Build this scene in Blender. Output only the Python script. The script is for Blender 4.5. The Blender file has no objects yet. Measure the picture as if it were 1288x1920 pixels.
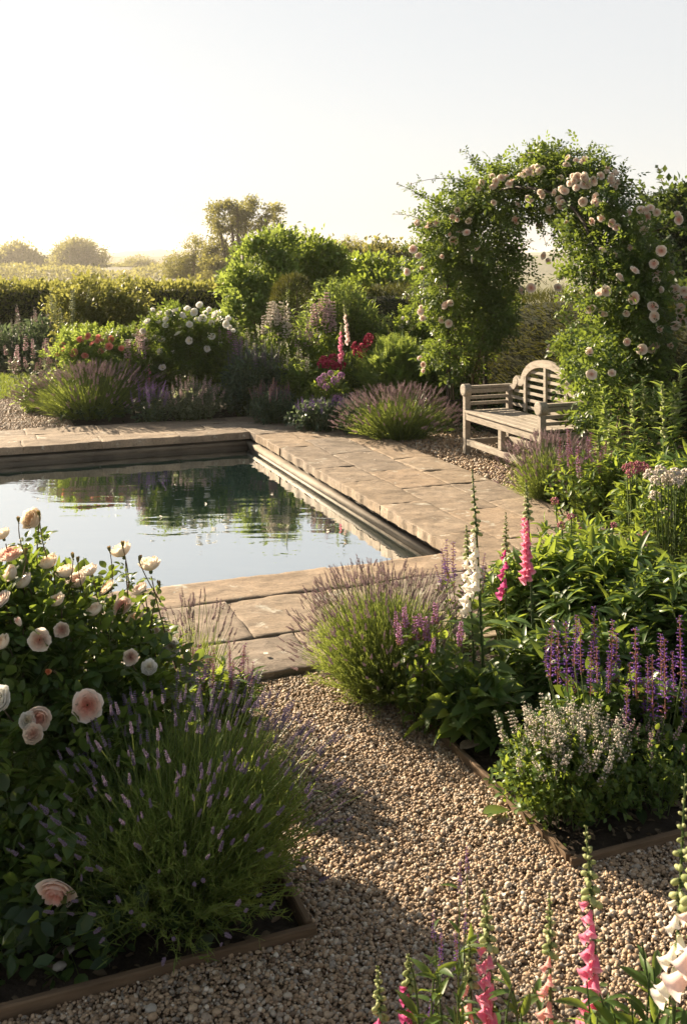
import bpy, math, random
import numpy as np
from mathutils import Vector, Matrix, noise as mnoise

rs = np.random.RandomState(11)
random.seed(5)
SC = bpy.context.scene
COL = SC.collection
R = math.radians

# ------------------------------------------------------------------ camera, sky, sun, exposure
FPX, HOR, CX, EYE = 1866.67, 490.0, 644.0, 1.95
cam = bpy.data.cameras.new('camera')
cam.sensor_fit = 'VERTICAL'; cam.sensor_height = 36.0; cam.lens = 35.0
cam.shift_y = -(960 - HOR) / 1920
cam.clip_start = 0.05; cam.clip_end = 6000
cam.dof.use_dof = True; cam.dof.focus_distance = 6.0; cam.dof.aperture_fstop = 11
co = bpy.data.objects.new('camera', cam); COL.objects.link(co)
co.location = (0, 0, EYE); co.rotation_euler = (R(90), 0, 0)
SC.camera = co

SUN_EL, SUN_AZ = 23.5, 47.0          # azimuth to the left of straight ahead
world = bpy.data.worlds.new('World'); SC.world = world
world.use_nodes = True
nt = world.node_tree; nt.nodes.clear()
sky = nt.nodes.new('ShaderNodeTexSky'); sky.sky_type = 'NISHITA'
sky.sun_disc = False; sky.sun_elevation = R(SUN_EL); sky.sun_rotation = R(-SUN_AZ)
sky.air_density = 1.0; sky.dust_density = 1.6; sky.ozone_density = 1.0
bg = nt.nodes.new('ShaderNodeBackground'); bg.inputs['Strength'].default_value = 0.009
veil = nt.nodes.new('ShaderNodeBackground'); veil.inputs['Strength'].default_value = 0.210      # thin high summer haze, paler low down
gtc = nt.nodes.new('ShaderNodeTexCoord'); gsp = nt.nodes.new('ShaderNodeSeparateXYZ'); grp = nt.nodes.new('ShaderNodeValToRGB')
nt.links.new(gtc.outputs['Generated'], gsp.inputs[0]); nt.links.new(gsp.outputs['Z'], grp.inputs['Fac'])
for i_, (p_, c_) in enumerate(((0.0, (1.0, .965, .92)), (.08, (1.0, .98, .955)), (.30, (.96, .955, .93)), (.58, (.42, .45, .47)))):
    if i_ > 1: grp.color_ramp.elements.new(.5)
    grp.color_ramp.elements[i_].position = p_; grp.color_ramp.elements[i_].color = (*c_, 1)
gdt = nt.nodes.new('ShaderNodeVectorMath'); gdt.operation = 'DOT_PRODUCT'; gdt.inputs[1].default_value = (-math.sin(R(SUN_AZ)), math.cos(R(SUN_AZ)), 0)
nt.links.new(gtc.outputs['Generated'], gdt.inputs[0])
gmr = nt.nodes.new('ShaderNodeMapRange'); gmr.interpolation_type = 'SMOOTHSTEP'; gmr.inputs[1].default_value = -.7; gmr.inputs[2].default_value = .45; gmr.inputs[3].default_value = .70; gmr.inputs[4].default_value = 1.0
nt.links.new(gdt.outputs['Value'], gmr.inputs[0])
gml = nt.nodes.new('ShaderNodeMix'); gml.data_type = 'RGBA'; gml.blend_type = 'MULTIPLY'; gml.inputs[0].default_value = 1
nt.links.new(grp.outputs[0], gml.inputs[6]); nt.links.new(gmr.outputs[0], gml.inputs[7]); nt.links.new(gml.outputs[2], veil.inputs['Color'])
wadd = nt.nodes.new('ShaderNodeAddShader')
wo = nt.nodes.new('ShaderNodeOutputWorld')
nt.links.new(sky.outputs[0], bg.inputs['Color']); nt.links.new(bg.outputs[0], wadd.inputs[0]); nt.links.new(veil.outputs[0], wadd.inputs[1]); nt.links.new(wadd.outputs[0], wo.inputs['Surface'])

sl = bpy.data.lights.new('sun', 'SUN'); sl.energy = 5.0; sl.angle = R(0.6); sl.color = (1.0, 0.815, 0.59)
so = bpy.data.objects.new('sun', sl); COL.objects.link(so)
SDIR = Vector((-math.sin(R(SUN_AZ)) * math.cos(R(SUN_EL)), math.cos(R(SUN_AZ)) * math.cos(R(SUN_EL)), math.sin(R(SUN_EL))))
so.rotation_euler = SDIR.to_track_quat('Z', 'Y').to_euler()

SC.view_settings.view_transform = 'Standard'; SC.view_settings.look = 'None'
SC.view_settings.exposure = 1.84; SC.view_settings.gamma = 1.0
cy = SC.cycles
cy.max_bounces = 7; cy.diffuse_bounces = 3; cy.glossy_bounces = 3; cy.transmission_bounces = 4; cy.volume_bounces = 1
cy.use_denoising = True

# ------------------------------------------------------------------ coordinates
TH = math.atan2(0.365, 0.931); CT, ST = math.cos(TH), math.sin(TH)
def G(gx, gy, z=0.0):
    """garden axes (gx across the pool to the right, gy along its side away from us) to world"""
    return np.array((gx * CT - gy * ST, gx * ST + gy * CT, z))
def at(u, v, d):
    return np.array(((u - CX) / FPX * d, d, EYE - (v - HOR) / FPX * d))
def gp(u, d, z=0.0):
    return np.array(((u - CX) / FPX * d, d, z))

# ------------------------------------------------------------------ mesh helpers (numpy)
class MB:
    def __init__(s):
        s.v = []; s.lv = []; s.lt = []; s.mi = []; s.rnd = []; s.tone = []; s.n = 0
    def add(s, v, faces=None, mi=0, rnd=None, tone=None, lv=None, lt=None):
        v = np.asarray(v, float).reshape(-1, 3)
        if lv is None:
            lt = np.array([len(f) for f in faces]); lv = np.concatenate([np.asarray(f) for f in faces])
        s.v.append(v); s.lv.append(np.asarray(lv) + s.n); s.lt.append(np.asarray(lt))
        s.mi.append(np.full(len(lt), mi) if np.isscalar(mi) else np.asarray(mi))
        r = rs.rand() if rnd is None else rnd
        s.rnd.append(np.full(len(v), r) if np.isscalar(r) else np.asarray(r))
        t = 0.5 if tone is None else tone
        s.tone.append(np.full(len(v), t) if np.isscalar(t) else np.asarray(t))
        s.n += len(v)
    def arrays(s):
        c = np.concatenate
        return dict(v=c(s.v), lv=c(s.lv), lt=c(s.lt), mi=c(s.mi), rnd=c(s.rnd), tone=c(s.tone))
    def mesh(s, name, mats, smooth=True):
        if not isinstance(mats, (list, tuple)): mats = [mats]
        A = s.arrays(); me = bpy.data.meshes.new(name)
        me.vertices.add(len(A['v'])); me.vertices.foreach_set('co', A['v'].astype(np.float32).ravel())
        me.loops.add(len(A['lv'])); me.loops.foreach_set('vertex_index', A['lv'].astype(np.int32))
        me.polygons.add(len(A['lt']))
        st = np.concatenate(([0], np.cumsum(A['lt'])[:-1]))
        me.polygons.foreach_set('loop_start', st.astype(np.int32))
        me.polygons.foreach_set('material_index', A['mi'].astype(np.int32))
        me.polygons.foreach_set('use_smooth', np.full(len(st), smooth))
        for k in ('rnd', 'tone'):
            a = me.attributes.new(k, 'FLOAT', 'POINT'); a.data.foreach_set('value', A[k].astype(np.float32))
        for m in mats: me.materials.append(m)
        me.update(calc_edges=True)
        return me
    def build(s, name, mats, parent=None, smooth=True, kind=None):
        o = bpy.data.objects.new(name, s.mesh(name, mats, smooth)); COL.objects.link(o)
        if parent is not None: o.parent = parent
        if kind: o['kind'] = kind
        return o
    def scatter(s, tm, pos, Rm, sc, rnd=None, mi=None):
        n = len(pos); k = len(tm['v'])
        if n == 0: return
        sc = np.asarray(sc, float)
        if sc.ndim == 0: sc = np.full(n, float(sc))
        tv = tm['v'][None] * (sc[:, None, None] if sc.ndim == 1 else sc[:, None, :])
        V = np.einsum('nij,nkj->nki', Rm, tv) + np.asarray(pos)[:, None, :]
        lv = (tm['lv'][None] + (np.arange(n) * k)[:, None]).ravel()
        r = rs.rand(n) if rnd is None else rnd
        s.add(V.reshape(-1, 3), lv=lv, lt=np.tile(tm['lt'], n), mi=np.tile(tm['mi'], n) if mi is None else mi,
              rnd=np.repeat(r, k), tone=np.tile(tm['tone'], n))

def nrm(a):
    a = np.asarray(a, float); return a / (np.linalg.norm(a, axis=-1, keepdims=True) + 1e-9)
def frames(y, up):
    y = nrm(y); x = nrm(np.cross(y, up)); z = np.cross(x, y)
    return np.stack((x, y, z), -1)
def rdir(n):
    return nrm(rs.randn(n, 3))
def zframes(z, n=None):
    z = nrm(z); x = nrm(np.cross(z, rdir(len(z)))); y = np.cross(z, x)
    return np.stack((x, y, z), -1)
def tmpl(fn):
    m = MB(); fn(m); return m.arrays()

def bez(P0, P1, P2, t):
    t = np.asarray(t)[..., None]
    return (1 - t) ** 2 * P0 + 2 * t * (1 - t) * P1 + t * t * P2
def bezt(P0, P1, P2, t):
    t = np.asarray(t)[..., None]
    return nrm(2 * (1 - t) * (P1 - P0) + 2 * t * (P2 - P1))
def tubes(m, P0, P1, P2, r0, r1, seg=5, sides=4, mi=0, rnd=None):
    """n bezier tubes, tapering"""
    n = len(P0); ts = np.linspace(0, 1, seg + 1)
    ref = rdir(n)
    V = np.zeros((n, seg + 1, sides, 3))
    for i, t in enumerate(ts):
        c = bez(P0, P1, P2, np.full(n, t)); tg = bezt(P0, P1, P2, np.full(n, t))
        a = nrm(np.cross(tg, ref)); b = np.cross(tg, a)
        rr = np.asarray(r0) * (1 - t) + np.asarray(r1) * t
        rr = np.broadcast_to(rr, (n,))
        for k in range(sides):
            an = 2 * math.pi * k / sides
            V[:, i, k] = c + (a * math.cos(an) + b * math.sin(an)) * rr[:, None]
    f = []
    for i in range(seg):
        for k in range(sides):
            k2 = (k + 1) % sides
            f += [i * sides + k, i * sides + k2, (i + 1) * sides + k2, (i + 1) * sides + k]
    f = np.array(f); K = (seg + 1) * sides
    lv = (f[None] + (np.arange(n) * K)[:, None]).ravel()
    r = rs.rand(n) if rnd is None else np.broadcast_to(rnd, (n,))
    m.add(V.reshape(-1, 3), lv=lv, lt=np.full(n * seg * sides, 4), mi=mi, rnd=np.repeat(r, K))
def ribbons(m, P0, P1, P2, w0, w1, seg=4, mi=0, rnd=None, ref=None):
    n = len(P0); ts = np.linspace(0, 1, seg + 1); ref = rdir(n) if ref is None else ref
    V = np.zeros((n, seg + 1, 2, 3))
    for i, t in enumerate(ts):
        c = bez(P0, P1, P2, np.full(n, t)); tg = bezt(P0, P1, P2, np.full(n, t))
        a = nrm(np.cross(tg, ref)) * ((np.asarray(w0) * (1 - t) + np.asarray(w1) * t) * .5)
        V[:, i, 0] = c - a; V[:, i, 1] = c + a
    f = []
    for i in range(seg): f += [2 * i, 2 * i + 1, 2 * i + 3, 2 * i + 2]
    f = np.array(f); K = 2 * (seg + 1)
    lv = (f[None] + (np.arange(n) * K)[:, None]).ravel()
    r = rs.rand(n) if rnd is None else np.broadcast_to(rnd, (n,))
    m.add(V.reshape(-1, 3), lv=lv, lt=np.full(n * seg, 4), mi=mi, rnd=np.repeat(r, K))
def box(m, lo, hi, mi=0, bev=0.0, rnd=None):
    x0, y0, z0 = lo; x1, y1, z1 = hi; b = bev
    if b <= 0:
        v = [(x0,y0,z0),(x1,y0,z0),(x1,y1,z0),(x0,y1,z0),(x0,y0,z1),(x1,y0,z1),(x1,y1,z1),(x0,y1,z1)]
        m.add(v, [(0,3,2,1),(4,5,6,7),(0,1,5,4),(1,2,6,5),(2,3,7,6),(3,0,4,7)], mi, rnd); return
    # chamfered box
    v = []; 
    for (X, dx) in ((x0, 1), (x1, -1)):
        for (Y, dy) in ((y0, 1), (y1, -1)):
            for (Z, dz) in ((z0, 1), (z1, -1)):
                v += [(X, Y + dy * b, Z + dz * b), (X + dx * b, Y, Z + dz * b), (X + dx * b, Y + dy * b, Z)]
    idx = lambda i, j, k, a: ((i * 2 + j) * 2 + k) * 3 + a
    f = []
    for i in (0, 1): f.append([idx(i,0,0,0), idx(i,1,0,0), idx(i,1,1,0), idx(i,0,1,0)][::(-1 if i == 0 else 1)])
    for j in (0, 1): f.append([idx(0,j,0,1), idx(1,j,0,1), idx(1,j,1,1), idx(0,j,1,1)][::(1 if j == 0 else -1)])
    for k in (0, 1): f.append([idx(0,0,k,2), idx(1,0,k,2), idx(1,1,k,2), idx(0,1,k,2)][::(-1 if k == 0 else 1)])
    for i in (0, 1):
        for j in (0, 1): f.append([idx(i,j,0,0), idx(i,j,1,0), idx(i,j,1,1), idx(i,j,0,1)])
        for k in (0, 1): f.append([idx(i,0,k,0), idx(i,1,k,0), idx(i,1,k,2), idx(i,0,k,2)])
    for j in (0, 1):
        for k in (0, 1): f.append([idx(0,j,k,1), idx(1,j,k,1), idx(1,j,k,2), idx(0,j,k,2)])
    for i in (0, 1):
        for j in (0, 1):
            for k in (0, 1): f.append([idx(i,j,k,0), idx(i,j,k,1), idx(i,j,k,2)])
    m.add(v, f, mi, rnd)
def ball(m, c, r, nu=8, nv=5, mi=0, rnd=None, tone=None):
    c = np.asarray(c, float); r = np.broadcast_to(np.asarray(r, float), (3,))
    v = [(0, 0, -1)]
    for j in range(1, nv):
        p = -math.pi / 2 + math.pi * j / nv
        for i in range(nu):
            a = 2 * math.pi * i / nu; v.append((math.cos(p) * math.cos(a), math.cos(p) * math.sin(a), math.sin(p)))
    v.append((0, 0, 1)); f = []
    for i in range(nu): f.append((0, 1 + (i + 1) % nu, 1 + i))
    for j in range(nv - 2):
        for i in range(nu):
            a = 1 + j * nu + i; b = 1 + j * nu + (i + 1) % nu; f.append((a, b, b + nu, a + nu))
    t = len(v) - 1; o = 1 + (nv - 2) * nu
    for i in range(nu): f.append((o + i, o + (i + 1) % nu, t))
    m.add(np.array(v) * r + c, f, mi, rnd, tone)
def lathe(m, prof, sides=8, mi=0, axis='y', rnd=None, tone=None, wob=None):
    v = []
    for (y, r) in prof:
        for k in range(sides):
            a = 2 * math.pi * k / sides
            v.append((r * math.cos(a), y, r * math.sin(a)) if axis == 'y' else (r * math.cos(a), r * math.sin(a), y))
    f = []
    for i in range(len(prof) - 1):
        for k in range(sides):
            k2 = (k + 1) % sides; f.append((i * sides + k, i * sides + k2, (i + 1) * sides + k2, (i + 1) * sides + k))
    m.add(v, f, mi, rnd, tone)

# ------------------------------------------------------------------ tagging
def tag(o, label=None, cat=None, group=None, kind=None):
    if label: o['label'] = label
    if cat: o['category'] = cat
    if group: o['group'] = group
    if kind: o['kind'] = kind
    return o
def thing(name, label, cat, loc=(0, 0, 0), rz=0.0, group=None):
    o = bpy.data.objects.new(name, None); COL.objects.link(o); o.empty_display_size = .05
    o.location = tuple(loc); o.rotation_euler = (0, 0, rz)
    return tag(o, label, cat, group)
def place(name, mesh, parent, pos, Rm, sc):
    o = bpy.data.objects.new(name, mesh); COL.objects.link(o); o.parent = parent
    M = Matrix.Identity(4)
    for i in range(3):
        for j in range(3): M[i][j] = Rm[i][j] * (sc if np.isscalar(sc) else sc[j])
        M[i][3] = pos[i]
    o.matrix_local = M
    return o

# ------------------------------------------------------------------ materials
def new_mat(name):
    m = bpy.data.materials.new(name); m.use_nodes = True; m.node_tree.nodes.clear()
    N = m.node_tree.nodes; L = m.node_tree.links
    out = N.new('ShaderNodeOutputMaterial')
    return m, N, L, out
def attr(N, k):
    a = N.new('ShaderNodeAttribute'); a.attribute_name = k; return a
def ramp(N, L, src, stops):
    r = N.new('ShaderNodeValToRGB'); e = r.color_ramp.elements
    while len(e) < len(stops): e.new(.5)
    for i, (p, c) in enumerate(stops): e[i].position = p; e[i].color = (*c, 1)
    L.new(src, r.inputs['Fac']); return r
def leaf_mat(name, c1, c2, tc=None, tw=.4, rough=.45, spec=.35, key='rnd'):
    m, N, L, out = new_mat(name)
    r = ramp(N, L, attr(N, key).outputs['Fac'], [(0, c1), (1, c2)])
    p = N.new('ShaderNodeBsdfPrincipled'); p.inputs['Roughness'].default_value = rough
    p.inputs['Specular IOR Level'].default_value = spec
    L.new(r.outputs[0], p.inputs['Base Color'])
    t = N.new('ShaderNodeBsdfTranslucent')
    if tc is None: tc = (min(1, c2[0] * 2.6), min(1, c2[1] * 2.3), c2[2] * .9)
    tr = ramp(N, L, attr(N, key).outputs['Fac'], [(0, tuple(x * .75 for x in tc)), (1, tc)])
    L.new(tr.outputs[0], t.inputs['Color'])
    mx = N.new('ShaderNodeMixShader'); mx.inputs[0].default_value = tw
    L.new(p.outputs[0], mx.inputs[1]); L.new(t.outputs[0], mx.inputs[2]); L.new(mx.outputs[0], out.inputs['Surface'])
    return m
def petal_mat(name, stops, key='tone', tw=.35):
    m, N, L, out = new_mat(name)
    r = ramp(N, L, attr(N, key).outputs['Fac'], stops)
    p = N.new('ShaderNodeBsdfPrincipled'); p.inputs['Roughness'].default_value = .6; p.inputs['Specular IOR Level'].default_value = .2
    t = N.new('ShaderNodeBsdfTranslucent')
    L.new(r.outputs[0], p.inputs['Base Color']); L.new(r.outputs[0], t.inputs['Color'])
    mx = N.new('ShaderNodeMixShader'); mx.inputs[0].default_value = tw
    L.new(p.outputs[0], mx.inputs[1]); L.new(t.outputs[0], mx.inputs[2]); L.new(mx.outputs[0], out.inputs['Surface'])
    return m
def noise_mat(name, stops, scale=6, detail=6, rough=.85, bump=.3, bscale=None, dist=.01, spec=.3, stretch=(1, 1, 1), attrmix=None, stops2=None, scale2=1.2):
    m, N, L, out = new_mat(name)
    tc = N.new('ShaderNodeTexCoord'); mp = N.new('ShaderNodeMapping'); mp.inputs['Scale'].default_value = stretch
    L.new(tc.outputs['Object'], mp.inputs[0])
    n = N.new('ShaderNodeTexNoise'); n.inputs['Scale'].default_value = scale; n.inputs['Detail'].default_value = detail
    n.inputs['Roughness'].default_value = .62
    L.new(mp.outputs[0], n.inputs['Vector'])
    r = ramp(N, L, n.outputs['Fac'], stops); colr = r.outputs[0]
    if attrmix:
        a = ramp(N, L, attr(N, 'rnd').outputs['Fac'], attrmix)
        mm = N.new('ShaderNodeMix'); mm.data_type = 'RGBA'; mm.blend_type = 'MULTIPLY'; mm.inputs[0].default_value = 1
        L.new(colr, mm.inputs[6]); L.new(a.outputs[0], mm.inputs[7]); colr = mm.outputs[2]
    if stops2:
        n2 = N.new('ShaderNodeTexNoise'); n2.inputs['Scale'].default_value = scale2; n2.inputs['Detail'].default_value = 8; n2.inputs['Roughness'].default_value = .7
        L.new(tc.outputs['Object'], n2.inputs['Vector'])
        a = ramp(N, L, n2.outputs['Fac'], stops2)
        mm = N.new('ShaderNodeMix'); mm.data_type = 'RGBA'; mm.blend_type = 'MULTIPLY'; mm.inputs[0].default_value = 1
        L.new(colr, mm.inputs[6]); L.new(a.outputs[0], mm.inputs[7]); colr = mm.outputs[2]
    p = N.new('ShaderNodeBsdfPrincipled'); p.inputs['Roughness'].default_value = rough; p.inputs['Specular IOR Level'].default_value = spec
    L.new(colr, p.inputs['Base Color'])
    if bump:
        b = N.new('ShaderNodeBump'); b.inputs['Strength'].default_value = bump; b.inputs['Distance'].default_value = dist
        nb = N.new('ShaderNodeTexNoise'); nb.inputs['Scale'].default_value = bscale or scale * 3; nb.inputs['Detail'].default_value = 8
        L.new(mp.outputs[0], nb.inputs['Vector']); L.new(nb.outputs['Fac'], b.inputs['Height']); L.new(b.outputs[0], p.inputs['Normal'])
    L.new(p.outputs[0], out.inputs['Surface'])
    return m

M = {}
M['rose_leaf'] = leaf_mat('rose_leaf', (.026, .058, .016), (.075, .135, .032), (.30, .40, .05), .37, .38, .4)
M['arch_leaf'] = leaf_mat('arch_leaf', (.026, .056, .016), (.075, .130, .030), (.28, .37, .05), .36, .42, .35)
M['green_leaf'] = leaf_mat('green_leaf', (.035, .075, .018), (.085, .155, .035), (.38, .48, .06), .42)
M['bright_leaf'] = leaf_mat('bright_leaf', (.055, .11, .026), (.115, .19, .048), (.40, .50, .09), .42)
M['dark_leaf'] = leaf_mat('dark_leaf', (.015, .035, .014), (.035, .070, .022), (.16, .22, .04), .3)
M['silver_leaf'] = leaf_mat('silver_leaf', (.09, .12, .08), (.19, .22, .15), (.36, .40, .20), .35)
M['blue_leaf'] = leaf_mat('blue_leaf', (.035, .065, .045), (.08, .12, .08), (.22, .30, .12), .3)
M['lav_leaf'] = leaf_mat('lavender_leaf', (.055, .105, .030), (.125, .195, .055), (.42, .50, .09), .40, .6, .2)
M['yew'] = leaf_mat('yew_needle', (.020, .038, .014), (.050, .068, .020), (.17, .17, .03), .27, .6, .2)
M['hedge_leaf'] = leaf_mat('hedge_leaf', (.035, .055, .016), (.085, .115, .032), (.42, .42, .10), .40, .5, .25)
M['tree_leaf'] = leaf_mat('tree_leaf', (.035, .055, .02), (.085, .105, .034), (.40, .38, .09), .42, .6, .2)
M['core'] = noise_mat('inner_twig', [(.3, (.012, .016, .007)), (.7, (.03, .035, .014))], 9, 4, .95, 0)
M['stem'] = leaf_mat('green_stem', (.05, .085, .025), (.11, .15, .045), (.2, .25, .06), .15)
M['cane'] = noise_mat('woody_cane', [(.3, (.08, .06, .035)), (.7, (.19, .14, .09))], 20, 4, .85, .3)
M['bark'] = noise_mat('bark', [(.3, (.05, .04, .028)), (.7, (.13, .10, .07))], 8, 6, .9, .5)
M['lav_flower'] = leaf_mat('lavender_floret', (.24, .165, .18), (.46, .34, .36), (.54, .40, .38), .35, .7, .1)
M['lav_flower_dark'] = leaf_mat('lavender_floret_violet', (.15, .12, .19), (.30, .23, .33), (.36, .28, .38), .3, .7, .1)
M['violet'] = leaf_mat('violet_floret', (.13, .06, .30), (.33, .16, .50), (.44, .22, .56), .35, .6, .1)
M['calyx'] = leaf_mat('salvia_calyx', (.20, .09, .08), (.38, .21, .14), (.45, .22, .14), .3, .6, .1)
M['mauve'] = leaf_mat('mauve_floret', (.38, .17, .36), (.58, .33, .52), (.6, .35, .5), .35, .6, .1)
M['palepink'] = leaf_mat('pale_pink_floret', (.52, .33, .36), (.74, .58, .58), (.7, .5, .5), .35, .6, .1)
M['offwhite'] = leaf_mat('off_white_floret', (.55, .48, .42), (.80, .74, .66), (.75, .68, .55), .35, .6, .1)
M['crimson'] = leaf_mat('crimson_floret', (.38, .03, .07), (.62, .10, .17), (.7, .1, .15), .35, .6, .1)
M['dusk_pink'] = leaf_mat('dusky_pink_floret', (.32, .10, .14), (.52, .22, .25), (.55, .25, .25), .3, .6, .1)
M['rose_blush'] = petal_mat('blush_rose_petal', [(0, (.88, .48, .38)), (.45, (.90, .66, .56)), (1, (.92, .83, .75))])
M['rose_pale'] = petal_mat('pale_rose_petal', [(0, (.86, .58, .47)), (.4, (.88, .72, .62)), (1, (.90, .83, .74))])
M['rose_cream'] = petal_mat('cream_rose_petal', [(0, (.88, .62, .40)), (.5, (.90, .76, .58)), (1, (.92, .84, .72))])
M['rose_white'] = petal_mat('white_rose_petal', [(0, (.86, .78, .55)), (.5, (.86, .84, .76)), (1, (.87, .86, .82))])
M['rose_red'] = petal_mat('coral_rose_petal', [(0, (.72, .20, .15)), (1, (.84, .40, .33))])
M['rose_orange'] = petal_mat('apricot_bud', [(0, (.70, .22, .08)), (1, (.82, .42, .22))])
M['rose_bud'] = petal_mat('rose_bud', [(0, (.45, .20, .12)), (.5, (.35, .22, .10)), (1, (.22, .20, .07))])
M['fox_pink'] = petal_mat('foxglove_pink', [(0, (.84, .46, .46)), (.55, (.80, .20, .35)), (.85, (.82, .26, .40)), (1, (.88, .46, .56))], tw=.42)
M['fox_magenta'] = petal_mat('foxglove_magenta', [(0, (.70, .22, .32)), (.5, (.60, .07, .24)), (1, (.66, .14, .34))], tw=.4)
M['fox_peach'] = petal_mat('foxglove_peach', [(0, (.82, .50, .36)), (.5, (.82, .42, .36)), (1, (.85, .48, .46))], tw=.42)
M['fox_white'] = petal_mat('foxglove_white', [(0, (.80, .78, .50)), (.5, (.88, .84, .70)), (1, (.88, .82, .76))], tw=.42)
M['fox_blush'] = petal_mat('foxglove_blush', [(0, (.84, .70, .50)), (.5, (.86, .66, .60)), (1, (.88, .72, .68))], tw=.42)
M['fox_bud'] = leaf_mat('foxglove_bud', (.24, .30, .11), (.48, .50, .26), (.6, .6, .28), .35, .5, .2)
M['soil'] = noise_mat('soil', [(.3, (.018, .013, .009)), (.7, (.05, .037, .025))], 14, 8, .95, .8, 40, .02)
M['field'] = noise_mat('field_grass', [(.3, (.06, .075, .025)), (.7, (.13, .12, .045))], .6, 8, .95, .3, 8, .05)
M['lawn'] = noise_mat('lawn', [(.3, (.05, .08, .02)), (.7, (.09, .12, .03))], 3, 8, .95, .5, 60, .02)
M['blade'] = leaf_mat('lawn_blade', (.05, .09, .02), (.10, .15, .035), (.35, .42, .06), .35)
M['hill'] = noise_mat('hill', [(.35, (.03, .045, .02)), (.65, (.09, .09, .045))], .02, 6, .95, 0)
M['gravel_base'] = noise_mat('gravel_bed', [(.3, (.11, .08, .055)), (.7, (.28, .20, .13))], 60, 5, .95, .8, 70, .01)
def stone_mat():
    m, N, L, out = new_mat('riven_sandstone')
    tc = N.new('ShaderNodeTexCoord'); mp = N.new('ShaderNodeMapping'); mp.inputs['Rotation'].default_value = (0, 0, -TH); mp.inputs['Scale'].default_value = (1, 2.2, 1)
    L.new(tc.outputs['Object'], mp.inputs[0])
    def noi(sc, det, ro=.6, vec=None, dis=0):
        n = N.new('ShaderNodeTexNoise'); n.inputs['Scale'].default_value = sc; n.inputs['Detail'].default_value = det; n.inputs['Roughness'].default_value = ro; n.inputs['Distortion'].default_value = dis
        L.new(vec or tc.outputs['Object'], n.inputs['Vector']); return n.outputs['Fac']
    def mul(a, b):
        q = N.new('ShaderNodeMix'); q.data_type = 'RGBA'; q.blend_type = 'MULTIPLY'; q.inputs[0].default_value = 1
        L.new(a, q.inputs[6]); L.new(b, q.inputs[7]); return q.outputs[2]
    c = ramp(N, L, noi(1.8, 9, .65, mp.outputs[0], .8), [(.25, (.15, .12, .09)), (.45, (.235, .19, .145)), (.6, (.30, .245, .19)), (.78, (.38, .325, .26))]).outputs[0]
    c = mul(c, ramp(N, L, attr(N, 'rnd').outputs['Fac'], [(0, (.72, .73, .76)), (.4, (1, .97, .93)), (.75, (.88, .84, .78)), (1, (1.08, 1.0, .92))]).outputs[0])
    c = mul(c, ramp(N, L, noi(7, 10, .75), [(.30, (.55, .54, .52)), (.45, (.95, .95, .95)), (.62, (1.1, 1.08, 1.04))]).outputs[0])
    c = mul(c, ramp(N, L, noi(55, 6, .7), [(.3, (.72, .72, .72)), (.6, (1.1, 1.1, 1.1))]).outputs[0])
    # pale lichen blotches
    li = ramp(N, L, noi(5.5, 7, .7, None, .5), [(.60, (0, 0, 0)), (.66, (1, 1, 1))])
    q = N.new('ShaderNodeMix'); q.data_type = 'RGBA'; L.new(li.outputs[0], q.inputs[0]); L.new(c, q.inputs[6]); q.inputs[7].default_value = (.40, .38, .32, 1); c = q.outputs[2]
    p = N.new('ShaderNodeBsdfPrincipled'); p.inputs['Roughness'].default_value = .78; p.inputs['Specular IOR Level'].default_value = .3; L.new(c, p.inputs['Base Color'])
    b1 = N.new('ShaderNodeBump'); b1.inputs['Strength'].default_value = .9; b1.inputs['Distance'].default_value = .010; L.new(noi(6, 10, .68, mp.outputs[0], 1.2), b1.inputs['Height'])
    b2 = N.new('ShaderNodeBump'); b2.inputs['Strength'].default_value = .5; b2.inputs['Distance'].default_value = .003; L.new(noi(90, 5, .7), b2.inputs['Height']); L.new(b1.outputs[0], b2.inputs['Normal'])
    mp2 = N.new('ShaderNodeMapping'); mp2.inputs['Rotation'].default_value = (0, 0, -TH); mp2.inputs['Scale'].default_value = (.8, 2.6, 1); L.new(tc.outputs['Object'], mp2.inputs[0])
    sn = N.new('ShaderNodeMath'); sn.operation = 'SNAP'; sn.inputs[1].default_value = .085; L.new(noi(2.6, 4, .55, mp2.outputs[0], .6), sn.inputs[0])
    b3 = N.new('ShaderNodeBump'); b3.inputs['Strength'].default_value = 1.0; b3.inputs['Distance'].default_value = .09; L.new(sn.outputs[0], b3.inputs['Height']); L.new(b2.outputs[0], b3.inputs['Normal'])
    L.new(b3.outputs[0], p.inputs['Normal']); L.new(p.outputs[0], out.inputs['Surface'])
    return m
M['stone'] = stone_mat()
M['joint'] = noise_mat('joint_sand', [(.3, (.10, .08, .055)), (.7, (.22, .17, .12))], 30, 6, .95, .6, 60, .006)
M['pool_wall'] = noise_mat('pool_wall_stone', [(.3, (.10, .085, .065)), (.7, (.25, .21, .16))], 3, 10, .75, .5, 14, .01, .35, (1, 1, 3))
M['pool_shade'] = noise_mat('shade_dark_stone', [(.3, (.035, .033, .026)), (.7, (.10, .088, .068))], 3, 10, .7, .5, 14, .01, .35, (1, 1, 3))  # pool wall stone with the far wall's shade put into its colour
M['timber'] = noise_mat('edging_timber', [(.3, (.07, .045, .026)), (.7, (.17, .115, .07))], 5, 8, .85, .5, 12, .006, .25, (1, 8, 8))
M['teak'] = noise_mat('weathered_teak', [(.28, (.19, .165, .135)), (.5, (.30, .265, .22)), (.75, (.40, .36, .305))], 7, 10, .8, .45, 16, .004, .25, (1.2, 9, 9),
                      None, [(.3, (.62, .6, .55)), (.5, (1, 1, 1)), (.7, (1.05, 1.03, 1))], 6)
M['iron'] = noise_mat('arch_iron', [(.3, (.03, .028, .025)), (.7, (.07, .05, .04))], 20, 4, .6, .2)
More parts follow.
